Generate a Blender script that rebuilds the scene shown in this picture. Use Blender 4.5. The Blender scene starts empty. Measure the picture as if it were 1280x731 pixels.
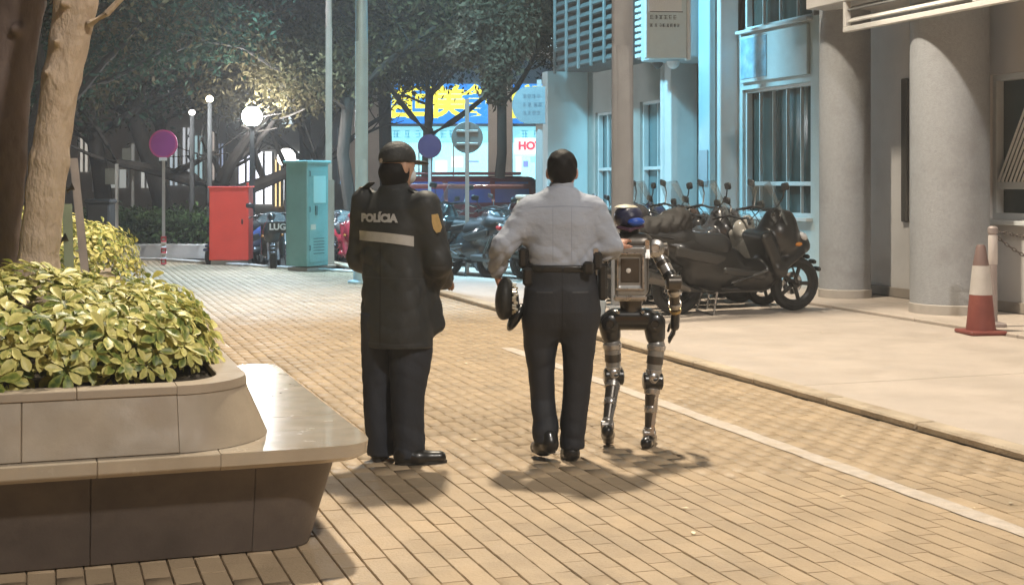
import bpy, math, random
import numpy as np
from mathutils import Vector, Matrix, noise as mnoise

random.seed(7)
rng = np.random.default_rng(7)
scene = bpy.context.scene
COL = scene.collection

# ------------------------------------------------------------------ camera
YAW = math.radians(19.0)
SA, CA = math.sin(YAW), math.cos(YAW)
FPX, UC, VH, HC = 1700.0, 640.0, 228.0, 1.5
cd = bpy.data.cameras.new('camera'); cam_ob = bpy.data.objects.new('camera', cd)
COL.objects.link(cam_ob); scene.camera = cam_ob
cd.sensor_width = 36.0; cd.lens = FPX / 1280.0 * 36.0
cd.shift_y = -(365.5 - VH) / 1280.0
cd.clip_start = 0.05; cd.clip_end = 900.0
cam_ob.location = (0, 0, HC); cam_ob.rotation_euler = (math.pi / 2, 0, -YAW)

# ------------------------------------------------------------------ night sky, faint moonlight, exposure
world = bpy.data.worlds.new('World'); scene.world = world; world.use_nodes = True
wn = world.node_tree.nodes; wl = world.node_tree.links
for n in list(wn): wn.remove(n)
sky = wn.new('ShaderNodeTexSky'); sky.sky_type = 'NISHITA'; sky.sun_disc = False
sky.sun_elevation = math.radians(1.5); sky.sun_rotation = math.radians(200)
bg = wn.new('ShaderNodeBackground'); bg.inputs['Strength'].default_value = 0.05
wo = wn.new('ShaderNodeOutputWorld')
wl.new(sky.outputs[0], bg.inputs[0]); wl.new(bg.outputs[0], wo.inputs[0])
sd = bpy.data.lights.new('moon', 'SUN'); sd.energy = 0.03; sd.angle = math.radians(0.5); sd.color = (0.8, 0.87, 1)
so = bpy.data.objects.new('moon', sd); COL.objects.link(so); so.rotation_euler = (math.radians(50), 0, math.radians(-20))
vs = scene.view_settings
vs.view_transform = 'Standard'; vs.look = 'None'; vs.exposure = 0.22; vs.gamma = 1.0; vs.use_curve_mapping = False
scene.cycles.use_denoising = True
scene.cycles.max_bounces = 4
scene.cycles.diffuse_bounces = 2
scene.cycles.glossy_bounces = 2
scene.cycles.transparent_max_bounces = 6
scene.cycles.caustics_reflective = False
scene.cycles.caustics_refractive = False
scene.cycles.use_adaptive_sampling = True
scene.cycles.adaptive_threshold = 0.045
scene.cycles.light_sampling_threshold = 0.03
scene.cycles.sample_clamp_indirect = 4.0

# ------------------------------------------------------------------ helpers: places
def G(u, v, z=0.0):
    "ground-plan point (at height z) that the photo shows at pixel u, v"
    D = FPX * (HC - z) / (v - VH); return P(u, D, z)
def P(u, D, z=0.0):
    t = (u - UC) / FPX
    return Vector((D * (SA + t * CA), D * (CA - t * SA), z))
def ZV(v, D): return HC + (VH - v) * D / FPX
def atX(u, X, z=0.0):
    t = (u - UC) / FPX; D = X / (SA + t * CA)
    return Vector((X, D * (CA - t * SA), z)), D

# ------------------------------------------------------------------ helpers: materials
MATS = {}
def mat(name, col, rough=0.6, metal=0.0, var=0.0, vscale=8.0, bump=0.0, bscale=40.0, spec=0.5, emit=None, estr=0.0,
        alpha=1.0, trans=0.0, coat=0.0, island=0.0, stain=None, sscale=2.0, stretch=(1, 1, 1), rvar=0.0):
    if name in MATS: return MATS[name]
    m = bpy.data.materials.new(name); m.use_nodes = True; MATS[name] = m
    nt = m.node_tree; N, L = nt.nodes, nt.links
    b = N['Principled BSDF']
    b.inputs['Base Color'].default_value = (*col, 1); b.inputs['Roughness'].default_value = rough
    b.inputs['Metallic'].default_value = metal; b.inputs['Specular IOR Level'].default_value = spec
    b.inputs['Coat Weight'].default_value = coat; b.inputs['Transmission Weight'].default_value = trans
    b.inputs['Alpha'].default_value = alpha
    if emit is not None:
        b.inputs['Emission Color'].default_value = (*emit, 1); b.inputs['Emission Strength'].default_value = estr
    cur = None
    if var or bump or stain or rvar:
        tc = N.new('ShaderNodeTexCoord'); mp = N.new('ShaderNodeMapping')
        mp.inputs['Scale'].default_value = stretch
        L.new(tc.outputs['Object'], mp.inputs[0])
    if var:
        nz = N.new('ShaderNodeTexNoise'); nz.inputs['Scale'].default_value = vscale; nz.inputs['Detail'].default_value = 5
        L.new(mp.outputs[0], nz.inputs['Vector'])
        mr = N.new('ShaderNodeMapRange'); mr.inputs[1].default_value = .28; mr.inputs[2].default_value = .72
        mr.inputs[3].default_value = 1 - var; mr.inputs[4].default_value = 1 + var
        L.new(nz.outputs[0], mr.inputs[0])
        mx = N.new('ShaderNodeVectorMath'); mx.operation = 'SCALE'; mx.inputs[0].default_value = col
        L.new(mr.outputs[0], mx.inputs['Scale']); cur = mx.outputs[0]
    if island:
        ge = N.new('ShaderNodeNewGeometry'); mr = N.new('ShaderNodeMapRange')
        mr.inputs[3].default_value = 1 - island; mr.inputs[4].default_value = 1 + island
        L.new(ge.outputs['Random Per Island'], mr.inputs[0])
        mx = N.new('ShaderNodeVectorMath'); mx.operation = 'SCALE'
        if cur is None: mx.inputs[0].default_value = col
        else: L.new(cur, mx.inputs[0])
        L.new(mr.outputs[0], mx.inputs['Scale']); cur = mx.outputs[0]
    if stain:
        nz = N.new('ShaderNodeTexNoise'); nz.inputs['Scale'].default_value = sscale; nz.inputs['Detail'].default_value = 8
        nz.inputs['Roughness'].default_value = .65
        L.new(mp.outputs[0], nz.inputs['Vector'])
        mr = N.new('ShaderNodeMapRange'); mr.inputs[1].default_value = .5; mr.inputs[2].default_value = .72
        L.new(nz.outputs[0], mr.inputs[0])
        mx = N.new('ShaderNodeMix'); mx.data_type = 'RGBA'; mx.inputs[7].default_value = (*stain, 1)
        mx.inputs[6].default_value = (*col, 1)
        if cur is not None: L.new(cur, mx.inputs[6])
        L.new(mr.outputs[0], mx.inputs[0]); cur = mx.outputs[2]
    if cur is not None: L.new(cur, b.inputs['Base Color'])
    if rvar:
        nz = N.new('ShaderNodeTexNoise'); nz.inputs['Scale'].default_value = vscale * 1.7; nz.inputs['Detail'].default_value = 4
        L.new(mp.outputs[0], nz.inputs['Vector'])
        mr = N.new('ShaderNodeMapRange'); mr.inputs[1].default_value = .3; mr.inputs[2].default_value = .7
        mr.inputs[3].default_value = max(.03, rough - rvar); mr.inputs[4].default_value = min(1, rough + rvar)
        L.new(nz.outputs[0], mr.inputs[0]); L.new(mr.outputs[0], b.inputs['Roughness'])
    if bump:
        nz = N.new('ShaderNodeTexNoise'); nz.inputs['Scale'].default_value = bscale; nz.inputs['Detail'].default_value = 6
        L.new(mp.outputs[0], nz.inputs['Vector'])
        bp = N.new('ShaderNodeBump'); bp.inputs['Strength'].default_value = bump; bp.inputs['Distance'].default_value = .02
        L.new(nz.outputs[0], bp.inputs['Height']); L.new(bp.outputs[0], b.inputs['Normal'])
    return m
def emitmat(name, col, s):
    return mat(name, tuple(min(.8, c) for c in col), .5, emit=col, estr=s)

# ------------------------------------------------------------------ helpers: objects
def tag(o, label=None, cat=None, group=None, kind=None):
    if label: o['label'] = label
    if cat: o['category'] = cat
    if group: o['group'] = group
    if kind: o['kind'] = kind
    return o
def empty(name, loc=(0, 0, 0), rz=0.0, label=None, cat=None, group=None):
    o = bpy.data.objects.new(name, None); COL.objects.link(o); o.empty_display_size = .1
    o.location = loc; o.rotation_euler = (0, 0, rz)
    return tag(o, label, cat, group)
def meshobj(name, verts, faces, m, parent=None, smooth=False):
    me = bpy.data.meshes.new(name)
    me.from_pydata([tuple(v) for v in verts], [], [tuple(f) for f in faces]); me.update()
    if m is not None: me.materials.append(m)
    if smooth: me.polygons.foreach_set('use_smooth', [True] * len(me.polygons))
    o = bpy.data.objects.new(name, me); COL.objects.link(o); o.parent = parent
    return o
def fastmesh(name, V, F, m, parent=None, smooth=False):
    "V (n,3) array, F (k,4) or (k,3) array"
    V = np.ascontiguousarray(V, dtype=np.float32); F = np.ascontiguousarray(F, dtype=np.int32)
    me = bpy.data.meshes.new(name); k = F.shape[1]
    me.vertices.add(len(V)); me.vertices.foreach_set('co', V.ravel())
    me.loops.add(F.size); me.loops.foreach_set('vertex_index', F.ravel())
    me.polygons.add(len(F)); me.polygons.foreach_set('loop_start', np.arange(0, F.size, k, dtype=np.int32))
    me.polygons.foreach_set('loop_total', np.full(len(F), k, dtype=np.int32))
    if smooth: me.polygons.foreach_set('use_smooth', np.ones(len(F), dtype=bool))
    me.update(); me.validate()
    if m is not None: me.materials.append(m)
    o = bpy.data.objects.new(name, me); COL.objects.link(o); o.parent = parent
    return o
def share(src, name, parent, loc=(0, 0, 0), rot=(0, 0, 0), sc=(1, 1, 1)):
    o = bpy.data.objects.new(name, src.data); COL.objects.link(o); o.parent = parent
    o.location = loc; o.rotation_euler = rot; o.scale = sc
    return o
def copy_tree(o, parent=None, mats=None):
    c = o.copy(); COL.objects.link(c); c.parent = parent
    if mats and c.type == 'MESH' and c.name.split('.')[0] in mats:
        c.material_slots[0].link = 'OBJECT'; c.material_slots[0].material = mats[c.name.split('.')[0]]
    for ch in list(o.children): copy_tree(ch, c, mats)
    return c

def frame(d):
    d = Vector(d).normalized(); up = Vector((0, 0, 1)) if abs(d.z) < .95 else Vector((0, 1, 0))
    x = d.cross(up).normalized(); y = x.cross(d).normalized()
    return x, y, d
class MB:
    def __init__(s): s.v = []; s.f = []
    def add(s, vs, fs):
        n = len(s.v); s.v += [Vector(a) for a in vs]; s.f += [tuple(i + n for i in f) for f in fs]; return s
    def box(s, c, size, R=None, b=0.0):
        hx, hy, hz = [q / 2 for q in size]; c = Vector(c); R = R or Matrix.Identity(3)
        b = min(b, hx * .95, hy * .95, hz * .95)
        if b <= 0:
            vs = [Vector((x * hx, y * hy, z * hz)) for x in (-1, 1) for y in (-1, 1) for z in (-1, 1)]
            fs = [(0, 1, 3, 2), (4, 6, 7, 5), (0, 4, 5, 1), (2, 3, 7, 6), (0, 2, 6, 4), (1, 5, 7, 3)]
        else:
            vs = []; idx = {}
            for x in (-1, 1):
                for y in (-1, 1):
                    for z in (-1, 1):
                        for k in range(3):
                            h = [hx - b, hy - b, hz - b]; h[k] = (hx, hy, hz)[k]
                            idx[(x, y, z, k)] = len(vs); vs.append(Vector((x * h[0], y * h[1], z * h[2])))
            fs = []
            I = lambda x, y, z, k: idx[(x, y, z, k)]
            for q in (-1, 1):
                fs.append([I(q, -1, -1, 0), I(q, 1, -1, 0), I(q, 1, 1, 0), I(q, -1, 1, 0)][::q])
                fs.append([I(-1, q, -1, 1), I(-1, q, 1, 1), I(1, q, 1, 1), I(1, q, -1, 1)][::q])
                fs.append([I(-1, -1, q, 2), I(1, -1, q, 2), I(1, 1, q, 2), I(-1, 1, q, 2)][::q])
            for x in (-1, 1):
                for y in (-1, 1):
                    fs.append([I(x, y, -1, 0), I(x, y, -1, 1), I(x, y, 1, 1), I(x, y, 1, 0)][::x * y])
                    fs.append([I(x, -1, y, 0), I(x, 1, y, 0), I(x, 1, y, 2), I(x, -1, y, 2)][::x * y])
                    fs.append([I(-1, x, y, 1), I(-1, x, y, 2), I(1, x, y, 2), I(1, x, y, 1)][::x * y])
                    for z in (-1, 1):
                        fs.append([I(x, y, z, 0), I(x, y, z, 1), I(x, y, z, 2)][::x * y * z])
        return s.add([c + R @ a for a in vs], fs)
    def tube(s, pts, rad, n=10, caps=True, sy=1.0):
        pts = [Vector(p) for p in pts]; rad = rad if isinstance(rad, (list, tuple)) else [rad] * len(pts)
        vs = []; fs = []; px = None
        for i, p in enumerate(pts):
            d = (pts[min(i + 1, len(pts) - 1)] - pts[max(i - 1, 0)])
            if px is None: x, y, d = frame(d)
            else:
                d = d.normalized(); x = (px - d * px.dot(d)).normalized(); y = x.cross(d) * -1; y = d.cross(x)
            px = x
            for k in range(n):
                a = 2 * math.pi * k / n
                vs.append(p + (x * math.cos(a) + y * math.sin(a) * sy) * rad[i])
        for i in range(len(pts) - 1):
            for k in range(n):
                a, b2 = i * n + k, i * n + (k + 1) % n; fs.append((a, b2, b2 + n, a + n))
        if caps: fs.append(tuple(range(n))[::-1]); fs.append(tuple(len(vs) - n + k for k in range(n)))
        return s.add(vs, fs)
    def lathe(s, prof, n=24, c=(0, 0, 0), R=None, close=True):
        c = Vector(c); R = R or Matrix.Identity(3); vs = []; fs = []
        for r, z in prof:
            for k in range(n):
                a = 2 * math.pi * k / n; vs.append(c + R @ Vector((r * math.cos(a), r * math.sin(a), z)))
        for i in range(len(prof) - 1):
            for k in range(n):
                a, b2 = i * n + k, i * n + (k + 1) % n; fs.append((a, b2, b2 + n, a + n))
        if close:
            fs.append(tuple(range(n))[::-1]); fs.append(tuple(len(vs) - n + k for k in range(n)))
        return s.add(vs, fs)
    def prism(s, poly, z0, z1, M=None):
        n = len(poly); M = M or (lambda p: p)
        vs = [M(Vector((x, y, z0))) for x, y in poly] + [M(Vector((x, y, z1))) for x, y in poly]
        fs = [tuple(range(n))[::-1], tuple(range(n, 2 * n))] + [(i, (i + 1) % n, n + (i + 1) % n, n + i) for i in range(n)]
        return s.add(vs, fs)
    def build(s, name, m, parent=None, smooth=False):
        o = meshobj(name, s.v, s.f, m, parent)
        if smooth:
            try:
                o.data.polygons.foreach_set('use_smooth', [True] * len(o.data.polygons))
                o.data.set_sharp_from_angle(angle=math.radians(38))
            except Exception: pass
        return o
def Rz(a): return Matrix.Rotation(a, 3, 'Z')
def Rx(a): return Matrix.Rotation(a, 3, 'X')
def Ry(a): return Matrix.Rotation(a, 3, 'Y')

# ------------------------------------------------------------------ helpers: smooth solid shapes (distance fields -> one closed mesh)
class SDF:
    def __init__(s): s.pr = []
    def cap(s, a, b, ra, rb=None, k=.03, sub=False):
        a = np.array(a, float); b = np.array(b, float); rb = ra if rb is None else rb
        ba = b - a; L2 = max(1e-9, ba @ ba)
        def fn(X, Y, Z):
            h = np.clip(((X - a[0]) * ba[0] + (Y - a[1]) * ba[1] + (Z - a[2]) * ba[2]) / L2, 0, 1)
            return np.sqrt((X - a[0] - h * ba[0]) ** 2 + (Y - a[1] - h * ba[1]) ** 2 + (Z - a[2] - h * ba[2]) ** 2) - (ra + (rb - ra) * h)
        r = max(ra, rb); s.pr.append((fn, np.minimum(a, b) - r, np.maximum(a, b) + r, k, sub)); return s
    def ell(s, c, r, R=None, k=.03, sub=False):
        c = np.array(c, float); r = np.array(r, float); Rm = np.array(R) if R is not None else np.eye(3)
        def fn(X, Y, Z):
            d = [X - c[0], Y - c[1], Z - c[2]]
            q = [(Rm[0][i] * d[0] + Rm[1][i] * d[1] + Rm[2][i] * d[2]) / r[i] for i in range(3)]
            k0 = np.sqrt(q[0] ** 2 + q[1] ** 2 + q[2] ** 2) + 1e-9
            k1 = np.sqrt((q[0] / r[0]) ** 2 + (q[1] / r[1]) ** 2 + (q[2] / r[2]) ** 2) + 1e-9
            return k0 * (k0 - 1) / k1
        e = np.abs(Rm) @ r; s.pr.append((fn, c - e, c + e, k, sub)); return s
    def box(s, c, size, rd=.02, R=None, k=.03, sub=False):
        c = np.array(c, float); h = np.array(size, float) / 2 - rd; Rm = np.array(R) if R is not None else np.eye(3)
        def fn(X, Y, Z):
            d = [X - c[0], Y - c[1], Z - c[2]]
            q = [np.abs(Rm[0][i] * d[0] + Rm[1][i] * d[1] + Rm[2][i] * d[2]) - h[i] for i in range(3)]
            o = np.sqrt(np.maximum(q[0], 0) ** 2 + np.maximum(q[1], 0) ** 2 + np.maximum(q[2], 0) ** 2)
            return o + np.minimum(np.maximum(np.maximum(q[0], q[1]), q[2]), 0) - rd
        e = np.abs(Rm) @ (h + rd); s.pr.append((fn, c - e, c + e, k, sub)); return s
    def stack(s, rows, rot=0.0, ex=2.4, k=.03, rd=.012):
        "rows: (z, cx, cy, rx, ry) from low to high: a loft of super-ellipses turned by rot"
        A = np.array(rows, float); cr, sr = math.cos(rot), math.sin(rot)
        def fn(X, Y, Z):
            cx = np.interp(Z, A[:, 0], A[:, 1]); cy = np.interp(Z, A[:, 0], A[:, 2])
            rx = np.interp(Z, A[:, 0], A[:, 3]); ry = np.interp(Z, A[:, 0], A[:, 4])
            dx, dy = X - cx, Y - cy
            lx, ly = dx * cr + dy * sr, -dx * sr + dy * cr
            d = ((np.abs(lx / rx) ** ex + np.abs(ly / ry) ** ex) ** (1 / ex) - 1) * np.minimum(rx, ry)
            dz = np.maximum(A[0, 0] - Z, Z - A[-1, 0])
            return np.maximum(d, dz)
        m = np.maximum(A[:, 3], A[:, 4])
        lo = np.array([(A[:, 1] - m).min(), (A[:, 2] - m).min(), A[0, 0]]); hi = np.array([(A[:, 1] + m).max(), (A[:, 2] + m).max(), A[-1, 0]])
        s.pr.append((fn, lo, hi, k, False)); return s
    def mesh(s, name, m, parent=None, h=.01, disp=None, smooth=2):
        pos = [p for p in s.pr if not p[4]]
        lo = np.min([p[1] for p in pos], 0) - .04 - h * 2; hi = np.max([p[2] for p in pos], 0) + .04 + h * 2
        n = np.ceil((hi - lo) / h).astype(int) + 1
        ax = [lo[i] + h * np.arange(n[i]) for i in range(3)]
        Fd = np.full(n, .2, dtype=np.float32)
        for fn, a, b, k, sub in s.pr:
            mg = k * 1.2 + .03 + h * 2
            i0 = np.clip(((a - mg - lo) / h).astype(int), 0, n - 1); i1 = np.clip(((b + mg - lo) / h).astype(int) + 2, 1, n)
            X = ax[0][i0[0]:i1[0], None, None]; Y = ax[1][None, i0[1]:i1[1], None]; Z = ax[2][None, None, i0[2]:i1[2]]
            d = fn(X, Y, Z).astype(np.float32)
            sl = tuple(slice(i0[i], i1[i]) for i in range(3)); c = Fd[sl]
            if sub:
                d = -d; hh = np.clip(.5 - .5 * (c - d) / k, 0, 1); Fd[sl] = c * (1 - hh) + d * hh + k * hh * (1 - hh)
            else:
                hh = np.clip(.5 + .5 * (c - d) / k, 0, 1); Fd[sl] = c * (1 - hh) + d * hh - k * hh * (1 - hh)
        if disp is not None:
            near = np.abs(Fd) < .05
            ii = np.nonzero(near)
            Fd[ii] += disp(ax[0][ii[0]], ax[1][ii[1]], ax[2][ii[2]]).astype(np.float32)
        V, Q = surface_nets(Fd, lo, h)
        if smooth: V = lap(V, Q, smooth)
        return fastmesh(name, V, Q, m, parent, True)
def surface_nets(F, lo, h):
    ins = F < 0
    cs = [ins[i:ins.shape[0] - 1 + i, j:ins.shape[1] - 1 + j, k:ins.shape[2] - 1 + k] for i in (0, 1) for j in (0, 1) for k in (0, 1)]
    cnt = sum(c.astype(np.int8) for c in cs)
    mix = (cnt > 0) & (cnt < 8); cell = np.argwhere(mix)
    ids = np.full(mix.shape, -1, dtype=np.int32); ids[mix] = np.arange(len(cell))
    acc = np.zeros((len(cell), 3)); w = np.zeros(len(cell))
    co = [(i, j, k) for i in (0, 1) for j in (0, 1) for k in (0, 1)]
    vals = [F[cell[:, 0] + i, cell[:, 1] + j, cell[:, 2] + k] for i, j, k in co]
    for a in range(8):
        for b in range(a + 1, 8):
            d = np.abs(np.array(co[a]) - np.array(co[b]))
            if d.sum() != 1: continue
            x = (vals[a] < 0) != (vals[b] < 0)
            t = vals[a][x] / (vals[a][x] - vals[b][x])
            acc[x] += np.array(co[a]) + t[:, None] * (np.array(co[b]) - np.array(co[a])); w[x] += 1
    V = lo + h * (cell + acc / w[:, None])
    quads = []
    for axi in range(3):
        sl0 = [slice(None)] * 3; sl1 = [slice(None)] * 3
        sl0[axi] = slice(0, -1); sl1[axi] = slice(1, None)
        a, b = ins[tuple(sl0)], ins[tuple(sl1)]
        e = np.argwhere(a != b); u, v = (axi + 1) % 3, (axi + 2) % 3
        ok = (e[:, u] > 0) & (e[:, v] > 0) & (e[:, u] < F.shape[u] - 1) & (e[:, v] < F.shape[v] - 1); e = e[ok]
        flip = a[e[:, 0], e[:, 1], e[:, 2]]
        def idx(du, dv):
            q = e.copy(); q[:, u] -= du; q[:, v] -= dv; return ids[q[:, 0], q[:, 1], q[:, 2]]
        q = np.stack([idx(1, 1), idx(0, 1), idx(0, 0), idx(1, 0)], 1)
        q[~flip] = q[~flip][:, ::-1]; quads.append(q)
    return V, np.concatenate(quads)
def lap(V, Q, it):
    e = np.concatenate([Q[:, [0, 1]], Q[:, [1, 2]], Q[:, [2, 3]], Q[:, [3, 0]]])
    for k in range(it):
        for f in (.5, -.45):
            A = np.zeros_like(V); c = np.zeros(len(V))
            for j in range(3): A[:, j] = np.bincount(e[:, 0], V[e[:, 1], j], len(V)) + np.bincount(e[:, 1], V[e[:, 0], j], len(V))
            c = np.bincount(e[:, 0], minlength=len(V)) + np.bincount(e[:, 1], minlength=len(V))
            V = V + f * (A / c[:, None] - V)
    return V

def text_mesh(name, body, size, m, parent, M, extrude=.004, bold=.0, align='CENTER'):
    cu = bpy.data.curves.new(name, 'FONT'); cu.body = body; cu.size = size; cu.extrude = extrude; cu.offset = bold
    cu.align_x = align; cu.align_y = 'CENTER'; cu.resolution_u = 3
    t = bpy.data.objects.new(name, cu); COL.objects.link(t)
    bpy.context.view_layer.update()
    me = bpy.data.meshes.new_from_object(t.evaluated_get(bpy.context.evaluated_depsgraph_get()))
    bpy.data.objects.remove(t)
    me.transform(M); me.materials.clear(); me.materials.append(m)
    o = bpy.data.objects.new(name, me); COL.objects.link(o); o.parent = parent
    return o
def upright(loc, rz, tilt=0.0):
    "matrix that stands text up in a vertical plane; rz=0 faces -Y"
    return Matrix.Translation(loc) @ Matrix.Rotation(rz, 4, 'Z') @ Matrix.Rotation(math.pi / 2 + tilt, 4, 'X')
def wp(o, root):
    "parent a piece built in world coordinates"
    o.parent = root; o.matrix_parent_inverse = root.matrix_basis.inverted(); return o

# ================================================================== lamps of the place, some of them added
def street_lamp(base, H, arm, color, power, label, pole_r=.11, spot=None, aim=(0, 0, -1), blend=.5, mpole=None, group='street lamps', lower=None, lsize=.32):
    r = empty('street_lamp', base, 0, label, 'street lamp', group)
    mp_ = mpole or mat('lamp_pole_paint', (.42, .42, .41), .45, .3, var=.12, vscale=6)
    m = MB(); m.tube([(0, 0, 0), (0, 0, H * .5), (0, 0, H)], [pole_r, pole_r * .95, pole_r * .6], 20); m.build('pole', mp_, r, True)
    m = MB(); m.lathe([(pole_r * 2.1, 0.0), (pole_r * 2.1, .03), (pole_r * 1.25, .05), (pole_r * 1.2, .22), (pole_r * 1.02, .25)], 20, close=False); m.build('base_plate', mp_, r, True)
    if lower:
        m = MB(); m.tube([(0, 0, 0.02), (0, 0, lower)], pole_r * 1.6, 18); m.build('lower_sleeve', mp_, r, True)
    a = Vector(arm); m = MB()
    m.tube([(0, 0, H - .15), (a.x * .25, a.y * .25, H + .12), (a.x * .8, a.y * .8, H + .2), (a.x, a.y, H + .2)], .04, 10); m.build('arm', mp_, r, True)
    ang = math.atan2(a.y, a.x)
    m = MB(); m.box((a.x, a.y, H + .2), (.62, .3, .12), Rz(ang), .04); hd = m.build('lamp_head', mp_, r)
    m = MB(); m.box((a.x, a.y, H + .13), (.44, .2, .02), Rz(ang), .005); m.build('lens', emitmat('lens_%s' % label[:9], color, 6), hd)
    if power:
        ld = bpy.data.lights.new('lamp_light', 'SPOT' if spot else 'POINT'); ld.energy = power; ld.color = color; ld.shadow_soft_size = lsize
        if spot: ld.spot_size = math.radians(spot); ld.spot_blend = blend
        lo = bpy.data.objects.new('lamp_light', ld); COL.objects.link(lo); lo.parent = r
        lo.location = (a.x, a.y, H - .02); lo.rotation_euler = Vector(aim).to_track_quat('-Z', 'Y').to_euler()
    return r
WARM = (1.0, .87, .68)
WARM2 = (1.0, .92, .82)
COOL = (.32, .79, 1.0)
lp1 = P(778, 13.9); lamp1 = P(602, 12.9)
street_lamp(lp1, 11.3, (lamp1.x - lp1.x, lamp1.y - lp1.y), WARM, 8000, 'tall grey lamp column standing beside the parked row of scooters', .118, 128, (-.1, -.5, -1), .35,
            mat('lamp_column_grey', (.29, .3, .32), .55, 0, var=.1, vscale=5))
street_lamp(Vector((5.6, -3.6, 0)), 11.0, (-1.3, 0), WARM2, 4700, 'grey lamp column behind the camera beside the kerb', .118, 140, (-.25, .3, -1), .4)
street_lamp(P(452, 20.3), 7.2, (.9, -.25), COOL, 3600, 'pale blue lit lamp pole rising behind the person in the dark jacket', .1, 112, (.7, .5, -.62), .4,  # unseen cool floodlight head added on this pole to turn the facade cyan
            mat('lamp_pole_pale', (.5, .78, .9), .35, .2, var=.08, vscale=4))
street_lamp(P(411, 24.2), 8.5, (-1.0, -.5), (.52, .77, 1.0), 5600, 'thin pale lamp pole behind the turquoise cabinet', .062, 84, (.0, -.12, -1), .3,
            mat('lamp_pole_cream', (.3, .2, .15), .5, 0, var=.1, vscale=4), lower=ZV(225, 24.2))
street_lamp(P(453, 41), 8.6, (.8, -.6), (1.0, .92, .8), 1700, 'distant thin lamp pole hidden behind the pale blue pole', .07, 165, (.1, .2, -1), .4)  # added unseen lamp that brightens the shop pillars and far trees
def globe_lamp(u, D, v, r, col, s, label):
    p = P(u, D); z = ZV(v, D)
    t = empty('globe_lamp', p, 0, label, 'globe lamp', 'globe lamps among the far trees')
    m = MB(); m.tube([(0, 0, 0), (0, 0, z - r * .8)], [.06, .045], 12); m.build('post', mat('globe_post', (.02, .022, .022), .6), t, True)
    m = MB(); m.lathe([(r * .45, z - r * 1.05), (r * .55, z - r * .85), (r * .3, z - r * .8)], 16); m.build('collar', mat('globe_post', (.02, .022, .022), .6), t, True)
    m = MB(); m.lathe([(r * math.sin(a), z - r * math.cos(a)) for a in [math.pi * k / 12 for k in range(1, 12)]], 20); m.build('globe', emitmat('globe_' + label[:8], col, s), t, True)
globe_lamp(315, 26.2, 146, .19, (.95, .98, 1.0), 380, 'brightest white globe lamp glaring through the tree branches')
globe_lamp(262, 27.3, 124, .07, (1.0, .8, .5), 20, 'warm yellowish globe lamp left of the glaring white one')
globe_lamp(240, 27.6, 141, .06, (1.0, .95, .85), 14, 'small white globe lamp above the no parking sign')
globe_lamp(358, 30, 197, .2, (1.0, .96, .86), 16, 'low white globe lamp just above the turquoise cabinet')

# ================================================================== ground
m_asph = mat('asphalt', (.05, .05, .052), .8, var=.25, vscale=3, bump=.3, bscale=90)
m = MB(); m.add([(-150, -100, -.13), (150, -100, -.13), (150, 200, -.13), (-150, 200, -.13)], [(0, 1, 2, 3)])
tag(m.build('road', m_asph), kind='structure')
m_mortar = mat('paver_joint_sand', (.27, .205, .13), .95, var=.25, vscale=6)
plz = [(-14, -10), (4.99, -10), (4.99, 22.2), (3.9, 23.9), (2.1, 27.2), (-14, 33)]
m = MB(); m.prism(plz, -.2, -.012); plaza = tag(m.build('plaza', m_mortar), kind='structure')
def paver_mat(nm, rnd):
    mt = mat(nm, (.425, .318, .205), .6, var=.12, vscale=2.2, bump=.25, bscale=70, island=0 if rnd == 'obj' else .075, stain=(.31, .235, .155), sscale=1.3, rvar=.12)
    if rnd == 'obj':
        nt = mt.node_tree; oi = nt.nodes.new('ShaderNodeObjectInfo'); mr = nt.nodes.new('ShaderNodeMapRange'); mr.inputs[3].default_value = .925; mr.inputs[4].default_value = 1.075
        nt.links.new(oi.outputs['Random'], mr.inputs[0]); b = nt.nodes['Principled BSDF']
        mx = nt.nodes.new('ShaderNodeVectorMath'); mx.operation = 'SCALE'; nt.links.new(b.inputs['Base Color'].links[0].from_socket, mx.inputs[0])
        nt.links.new(mr.outputs[0], mx.inputs['Scale']); nt.links.new(mx.outputs[0], b.inputs['Base Color'])
    # world-space pattern so single pavers differ
    tc = [n for n in mt.node_tree.nodes if n.type == 'TEX_COORD'][0]; ge = mt.node_tree.nodes.new('ShaderNodeNewGeometry')
    for l in list(tc.outputs['Object'].links): mt.node_tree.links.new(ge.outputs['Position'], l.to_socket)
    return mt
PW, PL, GAP = .105, .212, .0045
pav = []
for i in range(int((-7 - 4.97) / PW) - 1, 1):
    x = 4.925 + i * PW
    for j in range(0, 160):
        y = 1.5 + j * PL + (i % 2) * PL / 2 + ((i * 37) % 5) * .004
        if x < 3.9 and y > 23.7 - (x - 3.9) * 1.6 or x >= 3.9 and y > 23.7 - (x - 3.9) * 1.6: continue
        D = x * SA + y * CA; cx = x * CA - y * SA
        if D < 4.2: continue
        u = UC + FPX * cx / D; v = VH + FPX * HC / D
        if u < -60 or u > 1340 or v > 790: continue
        pav.append((D, x, y))
pav.sort()
hx, hy, ch = PW / 2 - GAP / 2, PL / 2 - .0005, .003
def pv_local(dx, dy):
    cy_ = .0012; top = [(-hx + ch, -hy + cy_, dx), (hx - ch, -hy + cy_, dx * .5), (hx - ch, hy - cy_, dy), (-hx + ch, hy - cy_, 0)]
    low = [(-hx, -hy, -.006), (hx, -hy, -.006), (hx, hy, -.006), (-hx, hy, -.006)]
    bot = [(x, y, -.03) for x, y, z in low]
    return top + low + bot
PF = [(0, 1, 2, 3)] + [(4 + k, 4 + (k + 1) % 4, (k + 1) % 4, k) for k in range(4)] + [(8 + k, 8 + (k + 1) % 4, 4 + (k + 1) % 4, 4 + k) for k in range(4)]
m_pav_o = paver_mat('buff_paver', 'obj'); m_pav_s = paver_mat('buff_paver_field', 'isl')
protos = []
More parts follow.
